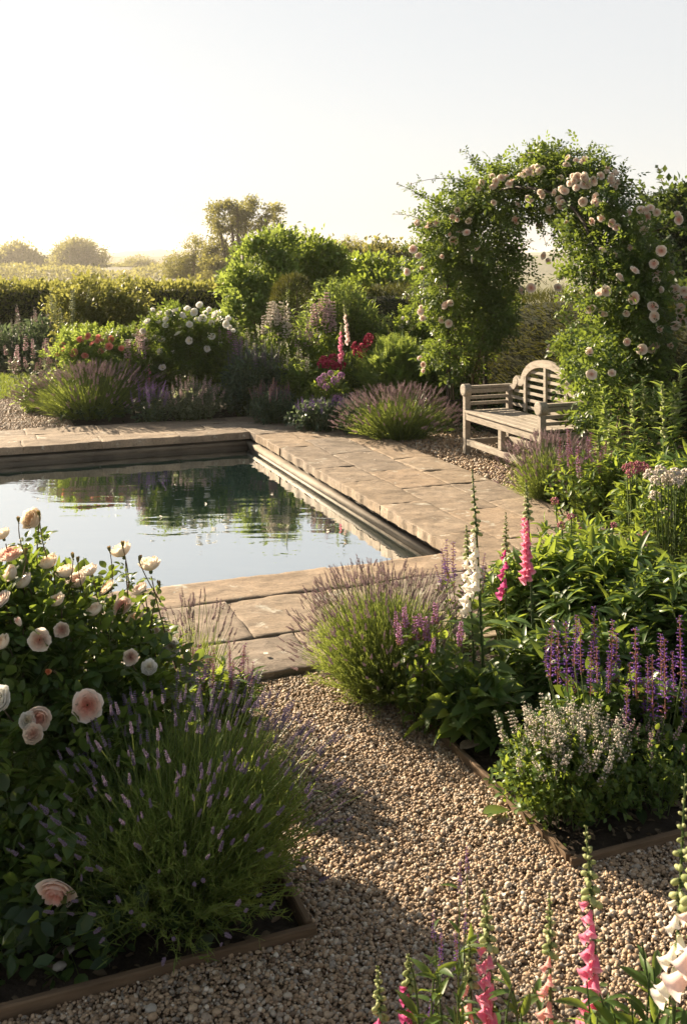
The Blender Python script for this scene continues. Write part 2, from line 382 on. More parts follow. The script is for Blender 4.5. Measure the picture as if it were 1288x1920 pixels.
M['whitestone'] = noise_mat('pale_flint', [(.3, (.26, .235, .20)), (.7, (.46, .42, .36))], 20, 5, .7, .4)
def pebble_mat():
    m, N, L, out = new_mat('pebble')
    r = ramp(N, L, attr(N, 'rnd').outputs['Fac'], [(0, (.14, .095, .06)), (.18, (.26, .18, .11)), (.38, (.36, .25, .155)), (.58, (.42, .31, .205)), (.74, (.30, .235, .175)), (.86, (.24, .21, .175)), (.96, (.50, .42, .32)), (1, (.60, .54, .45))])
    tc = N.new('ShaderNodeTexCoord'); n = N.new('ShaderNodeTexNoise'); n.inputs['Scale'].default_value = 140; n.inputs['Detail'].default_value = 3
    L.new(tc.outputs['Object'], n.inputs['Vector'])
    q = ramp(N, L, n.outputs['Fac'], [(.3, (.78, .78, .78)), (.7, (1.1, 1.1, 1.1))])
    mm = N.new('ShaderNodeMix'); mm.data_type = 'RGBA'; mm.blend_type = 'MULTIPLY'; mm.inputs[0].default_value = 1
    L.new(r.outputs[0], mm.inputs[6]); L.new(q.outputs[0], mm.inputs[7])
    p = N.new('ShaderNodeBsdfPrincipled'); p.inputs['Roughness'].default_value = .62; p.inputs['Specular IOR Level'].default_value = .35
    L.new(mm.outputs[2], p.inputs['Base Color']); L.new(p.outputs[0], out.inputs['Surface'])
    return m
M['pebble'] = pebble_mat()
def water_mat():
    m, N, L, out = new_mat('pool_water')
    tc = N.new('ShaderNodeTexCoord'); mp = N.new('ShaderNodeMapping'); mp.inputs['Scale'].default_value = (.55, 1.5, 1); mp.inputs['Rotation'].default_value = (0, 0, TH)
    L.new(tc.outputs['Object'], mp.inputs[0])
    n = N.new('ShaderNodeTexNoise'); n.inputs['Scale'].default_value = 3.2; n.inputs['Detail'].default_value = 2.5; n.inputs['Distortion'].default_value = .6
    L.new(mp.outputs[0], n.inputs['Vector'])
    b = N.new('ShaderNodeBump'); b.inputs['Strength'].default_value = .05; b.inputs['Distance'].default_value = .05
    L.new(n.outputs['Fac'], b.inputs['Height'])
    p = N.new('ShaderNodeBsdfDiffuse'); p.inputs['Color'].default_value = (.008, .030, .031, 1)
    g = N.new('ShaderNodeBsdfGlossy'); g.inputs['Roughness'].default_value = .025; g.inputs['Color'].default_value = (.97, .985, .98, 1)
    lw = N.new('ShaderNodeLayerWeight'); lw.inputs['Blend'].default_value = .5
    mr = N.new('ShaderNodeMapRange'); mr.inputs[1].default_value = .2; mr.inputs[2].default_value = .85; mr.inputs[3].default_value = .12; mr.inputs[4].default_value = .92
    L.new(lw.outputs['Facing'], mr.inputs[0])
    mx = N.new('ShaderNodeMixShader'); L.new(mr.outputs[0], mx.inputs[0]); L.new(p.outputs[0], mx.inputs[1]); L.new(g.outputs[0], mx.inputs[2])
    L.new(b.outputs[0], g.inputs['Normal']); L.new(mx.outputs[0], out.inputs['Surface'])
    return m
M['water'] = water_mat()

# ------------------------------------------------------------------ templates
def leaf_t(w=.5, rows=3, fold=.12, droop=.25, shape=1.0):
    m = MB(); v = [(0, 0, 0)]; f = []
    for i in range(1, rows + 1):
        t = i / (rows + 1); ww = w * .5 * math.sin(math.pi * t ** shape) ** .8
        z = -droop * t * t
        v += [(-ww, t, z + fold * ww * 2), (0, t, z), (ww, t, z + fold * ww * 2)]
    v.append((0, 1, -droop)); k = len(v) - 1
    f += [(0, 2, 1), (0, 3, 2)]
    for i in range(rows - 1):
        a = 1 + 3 * i; f += [(a, a + 1, a + 4, a + 3), (a + 1, a + 2, a + 5, a + 4)]
    a = 1 + 3 * (rows - 1); f += [(a, a + 1, k), (a + 1, a + 2, k)]
    m.add(v, f); return m.arrays()
LEAF = leaf_t(.55, 2, .15, .15); LEAF3 = leaf_t(.60, 4, .15, .2, .85); LANCE = leaf_t(.27, 4, .25, .35, .8); BROAD = leaf_t(.40, 5, .25, .5, .75)
SIMPLE = tmpl(lambda m: m.add([(0, 0, 0), (.32, .45, .06), (0, 1, -.08), (-.32, .45, .06)], [(0, 1, 2), (0, 2, 3)]))
NEEDLE = tmpl(lambda m: m.add([(-.04, 0, 0), (.04, 0, 0), (.045, .5, .03), (-.045, .5, .03), (0, 1, 0)], [(0, 1, 2, 3), (3, 2, 4)]))
def compound(leaf, n=5):
    m = MB(); 
    spots = [((0, .55, 0), 0, .5), ((0, .32, 0), 62, .42), ((0, .32, 0), -62, .42), ((0, .05, 0), 75, .34), ((0, .05, 0), -75, .34)][:n]
    for (p, a, s) in spots:
        c, q = math.cos(R(a)), math.sin(R(a)); v = leaf['v'] * s
        v = np.stack((v[:, 0] * c - v[:, 1] * q, v[:, 0] * q + v[:, 1] * c, v[:, 2] + rs.uniform(-.03, .03) * v[:, 1]), -1)
        off = np.array(p) + np.array((-q, c, 0)) * .05 * (a != 0)
        m.add(v + off, lv=leaf['lv'], lt=leaf['lt'], rnd=.5, tone=rs.rand())
    m.add([(-.008, -.15, 0), (.008, -.15, 0), (.006, .58, 0), (-.006, .58, 0)], [(0, 1, 2, 3)])
    return m.arrays()
ROSELEAF = compound(LEAF3); ROSELEAF_S = compound(LEAF)
FERN = tmpl(lambda m: [m.add(np.array([(0, 0, 0), (sg * .10, .08, 0.01), (sg * .26, .05, -.02), (sg * .12, -.02, 0)]) * (1 - .7 * i / 9) + np.array((0, .1 + .1 * i, -.04 * (i / 9) ** 2)), [(0, 1, 2, 3)]) for i in range(9) for sg in (-1, 1)])

def petal(m, a, Rk, Hk, w, curl, nu, nv, tone, mi=0, jit=.04):
    v = []; tn = []
    jr = rs.uniform(-jit, jit); 
    for j in range(nv + 1):
        t = j / nv
        r = Rk * (math.sin(t * math.pi / 2)) ; z = Hk * (1 - math.cos(t * math.pi / 2)) * 1.0 - curl * t ** 3
        r += curl * .4 * t ** 4
        ph = jr * 90
        for i in range(nu + 1):
            u = -1 + 2 * i / nu
            da = u * w * (math.sin(math.pi * (.12 + .62 * t))) 
            edge = (1 - .10 * u ** 4 * t) 
            rr = r * edge * (1 + .05 * math.sin(3 * u + a)) + jr
            rf = t ** 3 * (.05 * math.sin(4.2 * u + ph) + .04 * math.sin(9 * u + 2 * ph)); rr += rf * .8
            v.append((rr * math.cos(a + da), rr * math.sin(a + da), z * (1 - .16 * u * u * t) + jr * .5 + rf)); tn.append(tone)
    f = []
    for j in range(nv):
        for i in range(nu):
            p = j * (nu + 1) + i; f.append((p, p + 1, p + nu + 2, p + nu + 1))
    m.add(v, f, mi, None, np.array(tn))
def rose_mesh(name, petalmat, kind, hi=True):
    m = MB(); nu, nv = (7, 6) if hi else (3, 3)
    if kind == 'open':
        L = [(.16, .58, 3, 1.2, 0, 0), (.30, .64, 4, 1.0, 0, .1), (.45, .68, 5, .95, .03, .3), (.64, .66, 5, 1.0, .06, .5), (.84, .58, 6, .95, .10, .75), (1.0, .56, 5, 1.2, .20, 1)]
    elif kind == 'cup':
        L = [(.16, .85, 3, 1.2, 0, .1), (.30, .95, 4, 1.0, 0, .3), (.48, 1.0, 5, .9, .02, .55), (.66, .95, 5, 1.05, .05, .85), (.80, .86, 5, 1.15, .14, 1)]
    else:
        L = [(.10, 1.15, 2, 1.6, 0, .2), (.24, 1.2, 3, 1.3, 0, .6), (.34, 1.1, 4, 1.0, .03, 1)]
    if not hi: L = L[::2] + ([L[-1]] if kind != 'bud' and len(L) % 2 == 0 else [])
    for (Rk, Hk, n, w, cu, tn) in L:
        a0 = rs.rand() * 6.28
        for i in range(n): petal(m, a0 + i * 2 * math.pi / n + rs.uniform(-.15, .15), Rk, Hk * rs.uniform(.93, 1.05), w, cu * rs.uniform(.6, 1.5), nu, nv, tn)
    ball(m, (0, 0, -.10), (.16, .16, .18), 6, 4, 1, .4)
    if hi or kind == 'bud':
        for i in range(5):
            a = i * 1.257
            m.add([(.12 * math.cos(a - .4), .12 * math.sin(a - .4), 0), (.12 * math.cos(a + .4), .12 * math.sin(a + .4), 0), (.42 * math.cos(a), .42 * math.sin(a), .18)], [(0, 1, 2)], 1, .6)
    return m.mesh(name, [petalmat, M['stem']])
ROSES = {}
def rose(matname, kind, hi=True):
    k = (matname, kind, hi)
    if k not in ROSES: ROSES[k] = [rose_mesh('blossom', M[matname], kind, hi) for _ in range(2)]
    return ROSES[k][rs.randint(2)]

def bell_mesh(mat):
    m = MB()
    prof = [(0, .07), (.06, .15), (.25, .21), (.5, .25), (.75, .30), (.92, .36), (1.0, .50)]
    lathe(m, prof, 9, 0)
    m.tone[-1] = np.repeat(np.array([0, .1, .3, .5, .7, .9, 1]), 9)
    v = m.v[-1]; lip = v[:, 1] > .95; v[lip, 1] += .10 * np.maximum(0, -v[lip, 2]) * 2.0
    ball(m, (0, -.02, 0), (.12, .10, .12), 6, 4, 1, .5)
    for i in range(5):
        a = i * 1.257; c, q = math.cos(a), math.sin(a)
        m.add([(.10 * math.cos(a - .5), .0, .10 * math.sin(a - .5)), (.10 * math.cos(a + .5), .0, .10 * math.sin(a + .5)), (.24 * c, .22, .24 * q)], [(0, 1, 2)], 1, .6)
    return m.mesh('bell_flower', [mat, M['stem']])
BELLS = {}
def bell(matname):
    if matname not in BELLS: BELLS[matname] = bell_mesh(M[matname])
    return BELLS[matname]

def octa(m, c, r, h, ax, mi=0, rnd=None):
    ax = nrm(np.asarray(ax)); x = nrm(np.cross(ax, (.3, .5, .81))); y = np.cross(ax, x); c = np.asarray(c)
    v = [c, c + ax * h * .5 + x * r, c + ax * h * .5 + y * r, c + ax * h * .5 - x * r, c + ax * h * .5 - y * r, c + ax * h]
    m.add(v, [(0, 2, 1), (0, 3, 2), (0, 4, 3), (0, 1, 4), (5, 1, 2), (5, 2, 3), (5, 3, 4), (5, 4, 1)], mi, rnd)
def spike_arrays(whorls, per, r0, r1, fl, flr, mi_fn, up=.5, core=True, gap=0.0, lip=False):
    """flower spike along +z, height 1"""
    m = MB()
    if core: tubes(m, np.array([[0, 0, -.05]]), np.array([[0, 0, .5]]), np.array([[0, 0, .97]]), .012, .006, 2, 4, 1 if mi_fn(0, 0) is not None else 0)
    for w in range(whorls):
        t = (w + .3) / whorls; rr = r0 * (1 - t) + r1 * t
        a0 = rs.rand() * 6.28
        for k in range(per):
            if rs.rand() < gap: continue
            a = a0 + 6.283 * k / per + rs.uniform(-.2, .2)
            d = np.array((math.cos(a), math.sin(a), up + rs.uniform(-.25, .25)))
            base = np.array((math.cos(a) * rr * .25, math.sin(a) * rr * .25, t + rs.uniform(-.015, .015)))
            s = fl * (1.1 - .5 * t) * rs.uniform(.75, 1.2)
            octa(m, base, flr * s / fl, s, d, mi_fn(w, t))
            if lip and rs.rand() < .6: 
                e = base + nrm(d) * s * .8
                octa(m, e, flr * .9, s * .6, d + np.array((0, 0, -.8)), 2)
    return m.arrays()
LAV = [spike_arrays(6, 6, .12, .07, .17, .055, lambda w, t: 0 if w != 1 or rs.rand() < .5 else 0, .9) for _ in range(3)]
for A in LAV:
    A['v'][:, :2] *= .9
SALV = [spike_arrays(15, 5, .07, .02, .062, .015, lambda w, t: 1 if rs.rand() < .25 + .5 * (t > .55) * rs.rand() + .2 * (t < .2) else 0, .45, lip=True, gap=.15) for _ in range(4)]
for A in SALV: A['mi'][A['mi'] == 2] = 0
CALA = [spike_arrays(9, 5, .16, .05, .11, .040, lambda w, t: 0 if rs.rand() < .62 else 1, .6, gap=.15) for _ in range(4)]
BETO = [spike_arrays(8, 7, .20, .12, .17, .05, lambda w, t: 0 if rs.rand() < .75 else 1, .5) for _ in range(3)]

def arrs_mesh(name, A, mats):
    m = MB(); m.add(A['v'], lv=A['lv'], lt=A['lt'], mi=A['mi'], rnd=np.clip(rs.rand(len(A['v'])), 0, 1), tone=A['tone']); 
    # one random value per island-ish chunk keeps florets distinct
    return m.mesh(name, mats)

# ------------------------------------------------------------------ plant builders
def dome_ends(n, rx, ry, h, zmin=.15, pw=.5, yaw=0.0):
    a = rs.rand(n) * 2 * math.pi; c = rs.rand(n) ** pw             # c: sine of polar angle
    th = np.arcsin(np.clip(c, 0, 1)) 
    e = np.stack((rx * np.sin(th) * np.cos(a), ry * np.sin(th) * np.sin(a), h * np.maximum(np.cos(th), 0) ** .7), -1)
    e[:, 2] = np.maximum(e[:, 2], h * zmin * (1 + rs.rand(n)))
    if yaw:
        x, y = e[:, 0].copy(), e[:, 1].copy(); e[:, 0] = x * math.cos(yaw) - y * math.sin(yaw); e[:, 1] = x * math.sin(yaw) + y * math.cos(yaw)
    return e
def stems_for(ends, base=.25, bow=.25, j=.05):
    n = len(ends)
    P0 = ends * np.array((base, base, 0)) + np.stack((rs.randn(n) * .02, rs.randn(n) * .02, np.zeros(n)), -1)
    P1 = P0 + (ends - P0) * .5; P1[:, 2] = P0[:, 2] + (ends[:, 2] - P0[:, 2]) * (.5 + bow); P1 += rs.randn(n, 3) * j
    P1[:, 2] = np.maximum(P1[:, 2], .02)
    return P0, P1, ends
def leaves_on(m, P0, P1, P2, per, tm, ln, t0=.25, t1=1.0, out=.9, mi=0, jit=.35, up=1.0):
    n = len(P0); idx = np.repeat(np.arange(n), per); t = rs.uniform(t0, t1, len(idx))
    p = bez(P0[idx], P1[idx], P2[idx], t); tg = bezt(P0[idx], P1[idx], P2[idx], t)
    r = rdir(len(idx)); r -= (r * tg).sum(-1, keepdims=True) * tg; r = nrm(r)
    d = tg * (1 - out * .6) + r * out + np.array((0, 0, .15)) + rs.randn(len(idx), 3) * .1
    nn = np.array((0, 0, up)) + rs.randn(len(idx), 3) * jit + tg * .3
    s = ln * rs.uniform(.65, 1.25, len(idx)) * (1.1 - .35 * t)
    m.scatter(tm, p, frames(d, nn), s, mi=None if mi == 0 else np.full(len(idx) * len(tm['lt']), mi))

def lavender(label, base, rx, ry, h, nf, nspk, spk_len=.045, single=0, per=14, fmat='lav_flower', stemw=.0028, lean=(0, 0), yaw=TH, group='lavender mounds', nl=.038, reach=1.12):
    root = thing('lavender', label, 'lavender', base, 0, group)
    L2 = np.array((lean[0], lean[1], 0.0))
    e = dome_ends(nf, rx * .95, ry * .95, h * .82, .06, .42, yaw); e += L2 * (e[:, 2:3] / h); e *= rs.uniform(.72, 1.05, (nf, 1))
    P = stems_for(e, .35, .18, .012)
    m = MB(); ribbons(m, *P, stemw * 1.3, stemw * .6, 4)
    leaves_on(m, *P, per, NEEDLE, nl, .15, 1.0, .55, jit=1)
    m.build('foliage', [M['lav_leaf']], root)
    e = dome_ends(nspk, rx * reach, ry * reach, h, .25, .55, yaw); e += L2 * (e[:, 2:3] / h); e *= rs.uniform(.86, 1.08, (nspk, 1))
    P = stems_for(e, .35, .2, .015)
    m = MB(); ribbons(m, *P, stemw, stemw * .7, 5)
    m.build('flower_stalk', [M['stem']], root, kind='stuff')
    tg = bezt(*P, np.ones(nspk)); tg = nrm(tg + np.array((0, 0, .25)) + rs.randn(nspk, 3) * .12)
    sc = spk_len * rs.uniform(.7, 1.25, nspk)
    order = np.argsort(P[2][:, 1])       # nearest to us first
    one = order[:single]; rest = order[single:]
    if single:
        ms = [arrs_mesh('flower_spike', A, [M[fmat], M['stem']]) for A in LAV]
        Z = zframes(tg)
        for i in one: place('flower_spike', ms[i % 3], root, P[2][i], Z[i], sc[i])
    if len(rest):
        m = MB(); 
        for q in range(3):
            w = rest[q::3]; m.scatter(LAV[q], P[2][w], zframes(tg[w]), sc[w])
        m.build('flower_spike', [M[fmat], M['stem']], root, kind='stuff')
    return root

def stemplant(name, label, cat, base, rx, ry, h, n, tm, ln, per, lmat, t0=.2, stem_r=.004, bow=.2, base_f=.3, group=None, extra=0, yaw=0, out=.9, zmin=.2, pw=.5, woody=False, jit=.35):
    root = thing(name, label, cat, base, 0, group)
    e = dome_ends(n, rx, ry, h, zmin, pw, yaw); e *= rs.uniform(.82, 1.06, (n, 1))
    P = stems_for(e, base_f, bow, .03)
    m = MB(); tubes(m, *P, stem_r, stem_r * .5, 5, 4)
    m.build('stem', [M['cane'] if woody else M['stem']], root)
    m = MB(); leaves_on(m, *P, per, tm, ln, t0, 1.0, out, jit=jit)
    if extra:
        ee = dome_ends(extra, rx * .95, ry * .95, h * .97, .08, .5, yaw) * rs.uniform(.5, 1, (extra, 1))
        d = nrm(ee + np.array((0, 0, .25)) + rs.randn(extra, 3) * .5)
        m.scatter(tm, ee, frames(d, np.array((0, 0, 1.)) + rs.randn(extra, 3) * .5), ln * rs.uniform(.6, 1.15, extra))
    m.build('foliage', [M[lmat]], root)
    return root, P
def spikes(root, arrs, mats, pos, dirs, lens, name='flower_spike'):
    ms = [arrs_mesh(name, A, mats) for A in arrs]; Z = zframes(dirs)
    for i in range(len(pos)): place(name, ms[i % len(ms)], root, pos[i], Z[i], lens[i])
def top_ends(P, n):
    i = np.argsort(-P[2][:, 2])[:n]; return P[2][i], bezt(P[0][i], P[1][i], P[2][i], np.ones(len(i)))

def lobe_points(lobes, n, inner=.55):
    """points near the skins of a union of ellipsoids + outward directions"""
    L = np.array(lobes, float); w = (L[:, 3] * L[:, 4] + L[:, 4] * L[:, 5] + L[:, 3] * L[:, 5]); w = w / w.sum()
    k = rs.choice(len(L), n, p=w); d = rdir(n)
    rad = 1 - np.abs(rs.randn(n)) * (1 - inner) * .5
    rad = np.clip(rad, .2, 1.08)
    p = L[k, :3] + d * L[k, 3:6] * rad[:, None]
    return p, d
def shrub(name, label, cat, lobes, n, tm, ln, lmat, group=None, stem_r=.02, clump=0, base=None, sprigs=0, inner=.5, stem_n=7, woody=True, updir=.3, stemname='stem'):
    L = np.array(lobes, float)
    b = np.array((L[:, 0].mean(), L[:, 1].mean(), 0.0)) if base is None else np.asarray(base, float)
    root = thing(name, label, cat, b, 0, group)
    L[:, :3] -= b
    m = MB()
    if clump:
        cp, cd = lobe_points(L, clump, inner); k = rs.randint(0, clump, n); rr = L[:, 3:6].mean() * .20
        p = cp[k] + rs.randn(n, 3) * rr * np.array((1, 1, .7)); d = nrm(cd[k] + rs.randn(n, 3) * .6)
    else:
        p, d = lobe_points(L, n, inner); d = nrm(d + rs.randn(n, 3) * .5)
    p[:, 2] = np.maximum(p[:, 2], .03 - b[2])
    m.scatter(tm, p, frames(d + np.array((0, 0, updir)), np.array((0, 0, 1.)) + rs.randn(n, 3) * .6 + d * .5), ln * rs.uniform(.6, 1.3, n))
    S = MB(); k = np.arange(stem_n) % len(L)
    e = L[k, :3] + rdir(stem_n) * L[k, 3:6] * .5; P0 = np.stack((rs.randn(stem_n) * .05, rs.randn(stem_n) * .05, np.full(stem_n, -.02)), -1)
    tubes(S, P0, (P0 + e) * .5 + np.array((0, 0, .15)) * np.abs(e[:, 2:3]), e, stem_r, stem_r * .3, 6, 5)
    if sprigs:
        q, dd = lobe_points(L, sprigs, 1.0); keep = dd[:, 2] > -.1; q = q[keep]; dd = dd[keep]
        ee = q + nrm(dd + np.array((0, 0, .9)) + rs.randn(len(q), 3) * .25) * L[:, 3:6].mean() * rs.uniform(.25, .6, (len(q), 1))
        P = (q, (q + ee) * .5 + rs.randn(len(q), 3) * .02, ee)
        tubes(S, *P, stem_r * .18, stem_r * .08, 4, 3); leaves_on(m, *P, 14, tm, ln, .1, 1.0, .8)
    S.build(stemname, [M['cane'] if woody else M['stem']], root)
    m.build('crown' if stemname == 'trunk' else 'foliage', [M[lmat]], root)
    return root
def ray_lobes(u, v, lobes, default):
    """distance at which the view through (u, v) first meets the lobes"""
    o = np.array((0, 0, EYE)); d = at(u, v, 1.0) - o; best = None
    for l in lobes:
        c, r = np.array(l[:3]), np.array(l[3:6]); oc = (o - c) / r; dd = d / r
        A = dd @ dd; B = 2 * oc @ dd; C = oc @ oc - 1; D = B * B - 4 * A * C
        if D > 0:
            t = (-B - math.sqrt(D)) / (2 * A)
            if t > 0 and (best is None or t < best): best = t
    return default if best is None else best
def pxl(u, v, d, ru, rv, rd):
    p = at(u, v, d); return (p[0], p[1], p[2], ru / FPX * d, rd, rv / FPX * d)

def foxglove(label, base, top, bellmat, nb, size, t0=.45, t1=.82, leaves=8, face=None, leaf_len=.22, bow=(0, 0), stem_r=.006, group='foxgloves', lowbuds=True, leafmat='green_leaf', leaf_z=.35):
    root = thing('foxglove', label, 'foxglove', base, 0, group)
    b = np.asarray(base, float); T = np.asarray(top, float) - b
    P0 = np.zeros((1, 3)); P2 = T[None]; P1 = P2 * .55 + np.array([[bow[0], bow[1], 0.0]])
    m = MB(); tubes(m, P0, P1, P2, stem_r, stem_r * .35, 12, 6); m.build('stem', [M['stem']], root)
    if face is None: face = Vector((-.85, -.52, 0))
    fdir = nrm(np.array((face[0], face[1], 0)))
    side = np.array((-fdir[1], fdir[0], 0))
    me = bell(bellmat)
    for i in range(nb):
        q = i / max(1, nb - 1); t = t0 + (t1 - t0) * q
        p = bez(P0, P1, P2, np.array([t]))[0]
        a = (((i * .79) % 2.0) - 1) * .95 + rs.uniform(-.15, .15)
        o = fdir * math.cos(a) + side * math.sin(a)
        d = nrm(o * .72 + np.array((0, 0, -.80 + .30 * q)))
        s = size * (1.05 - .52 * q) * rs.uniform(.9, 1.1)
        Rm = frames(d[None], np.array([[0, 0, 1.0]]))[0]
        place('bell_flower', me, root, p + o * stem_r, Rm, s)
    m = MB(); nbud = 26; t = np.linspace(t1, .995, nbud); p = bez(P0, P1, P2, t)
    a = np.arange(nbud) * 2.4; o = np.stack((np.cos(a), np.sin(a), np.zeros(nbud)), -1)
    d = nrm(o * .8 + np.array((0, 0, -.35)) + np.linspace(0, 1, nbud)[:, None] * np.array((0, 0, 1.0)))
    BUD = tmpl(lambda k: (ball(k, (0, .5, 0), (.28, .5, .28), 6, 4, 0), octa(k, (0, -.05, 0), .3, .5, (0, 1, 0), 1)))
    ss = size * .70 * np.linspace(1, .26, nbud)
    m.scatter(BUD, p, frames(d, np.tile((0, 0, 1.0), (nbud, 1))), ss)
    # bracts and spent calyces below the bells
    if lowbuds:
        n2 = 9; t = np.linspace(max(.12, t0 - .22), t0, n2); p = bez(P0, P1, P2, t); a = np.arange(n2) * 2.4; o = np.stack((np.cos(a), np.sin(a), np.full(n2, -.3)), -1)
        m.scatter(BUD, p, frames(o, np.tile((0, 0, 1.0), (n2, 1))), np.full(n2, size * .35))
        n3 = 16; t = np.linspace(t0 * .6, .9, n3); p = bez(P0, P1, P2, t); a = np.arange(n3) * 2.1; o = np.stack((np.cos(a), np.sin(a), np.full(n3, .2)), -1)
        m.scatter(LEAF, p, frames(o, np.tile((0, 0, 1.0), (n3, 1)) + rs.randn(n3, 3) * .2), size * .8 * np.linspace(1, .3, n3), mi=np.full(n3 * len(LEAF['lt']), 1))
    m.build('bud_tip', [M['fox_bud'], M['stem']], root)
    if leaves:
        m = MB(); t = rs.uniform(0.0, leaf_z, leaves); p = bez(P0, P1, P2, t); a = np.arange(leaves) * 2.4 + rs.rand(leaves)
        o = np.stack((np.cos(a), np.sin(a), rs.uniform(.35, .8, leaves)), -1)
        m.scatter(BROAD, p, frames(o, np.tile((0, 0, 1.0), (leaves, 1)) + rs.randn(leaves, 3) * .15), leaf_len * rs.uniform(.6, 1.15, leaves) * (1 - .4 * t / max(leaf_z, .01)))
        m.build('foliage', [M[leafmat]], root)
    return root

# ================================================================== SETTING
PX0, PX1, PY0, PY1 = -6.2, 3.06, 5.90, 10.84      # inner faces of the pool walls (garden axes)
WATER_Z = -.155
def ground_z(x, y):
    d = math.hypot(x, y - 6); t = min(1, max(0, (d - 30) / 80)); return -9.0 * t * t * (3 - 2 * t) - .03
def make_ground():
    xs = [-2500, -1500, -900, -500, -300, -200, -140, -110, -90, -70, -55, -42, -32, -26, -20, -14, PX0 - .1, -3, 0, PX1 + .1, 6, 10, 16, 22, 30, 40, 55, 70, 90, 120, 160, 220, 320, 500, 900, 1500, 2500]
    ys = [-600, -300, -150, -80, -40, -20, -8, 0, 3, PY0 - .1, 8, PY1 + .1, 14, 18, 24, 30, 36, 42, 50, 60, 70, 80, 95, 115, 140, 180, 240, 320, 450, 650, 1000, 1600, 2500]
    m = MB(); v = []; f = []
    for y in ys:
        for x in xs:
            p = G(x, y); v.append((p[0], p[1], ground_z(p[0], p[1])))
    nx = len(xs)
    for j in range(len(ys) - 1):
        for i in range(nx - 1):
            if PX0 - .2 < (xs[i] + xs[i + 1]) / 2 < PX1 + .2 and PY0 - .2 < (ys[j] + ys[j + 1]) / 2 < PY1 + .2: continue
            a = j * nx + i; f.append((a, a + 1, a + nx + 1, a + nx))
    m.add(v, f); return m.build('ground', M['field'], kind='structure')
make_ground()
def sheet(name, rects, z, mat, kind='structure'):
    m = MB()
    for (x0, x1, y0, y1) in rects:
        m.add([G(x0, y0, z), G(x1, y0, z), G(x1, y1, z), G(x0, y1, z)], [(0, 1, 2, 3)])
    return m.build(name, mat, kind=kind)
sheet('bed_soil', [(-3, .97, 0, 4.46), (1.85, 6.5, 2.72, 4.46), (4.3, 12, 2.0, 5.9), (4.3, 9, 5.9, 7.1), (5.7, 12, 7.1, 15), (-9, 3.0, 12.0, 19), (3.0, 5.7, 11.95, 19), (1.2, 5, -.5, 1.9)], -.018, M['soil'])
sheet('gravel_path', [(.97, 1.85, 2.72, 4.46), (-3, 6, 1.9, 2.72), (-3, 1.2, -.5, 1.9), (4.3, 5.7, 7.1, 11.95)], -.014, M['gravel_base'])
sheet('gravel_area', [(-9, 1.35, 12.02, 14.9)], -.010, M['gravel_base'])
sheet('lawn', [(-14, 1.3, 14.9, 18.1)], -.006, M['lawn'])

# hills far away
def ridge(d, v_top, amp, seed, x0=-900, x1=900, n=240, depth=120):
    m = MB(); v = []; f = []
    for i in range(n + 1):
        x = x0 + (x1 - x0) * i / n
        h = EYE + (HOR - v_top) / FPX * d + amp * (mnoise.noise(Vector((x * .004, seed, 0))) * 1.2 + .5 * mnoise.noise(Vector((x * .015, seed, 3))) + .3 * abs(mnoise.noise(Vector((x * .06, seed, 5)))) + .2 * mnoise.noise(Vector((x * .2, seed, 8))))
        v += [(x, d - depth, -9), (x, d - depth * .35, -9 + (h + 9) * .75), (x, d, h), (x, d + depth, -9)]
    for i in range(n):
        for k in range(3): a = i * 4 + k; f.append((a, a + 4, a + 5, a + 1))
    m.add(v, f); m.build('hills', M['hill'], kind='structure')
ridge(900, 481, 4.5, 3.1, -1500, 1500, 400); ridge(1700, 473, 8.0, 8.7, -2400, 2400, 400)

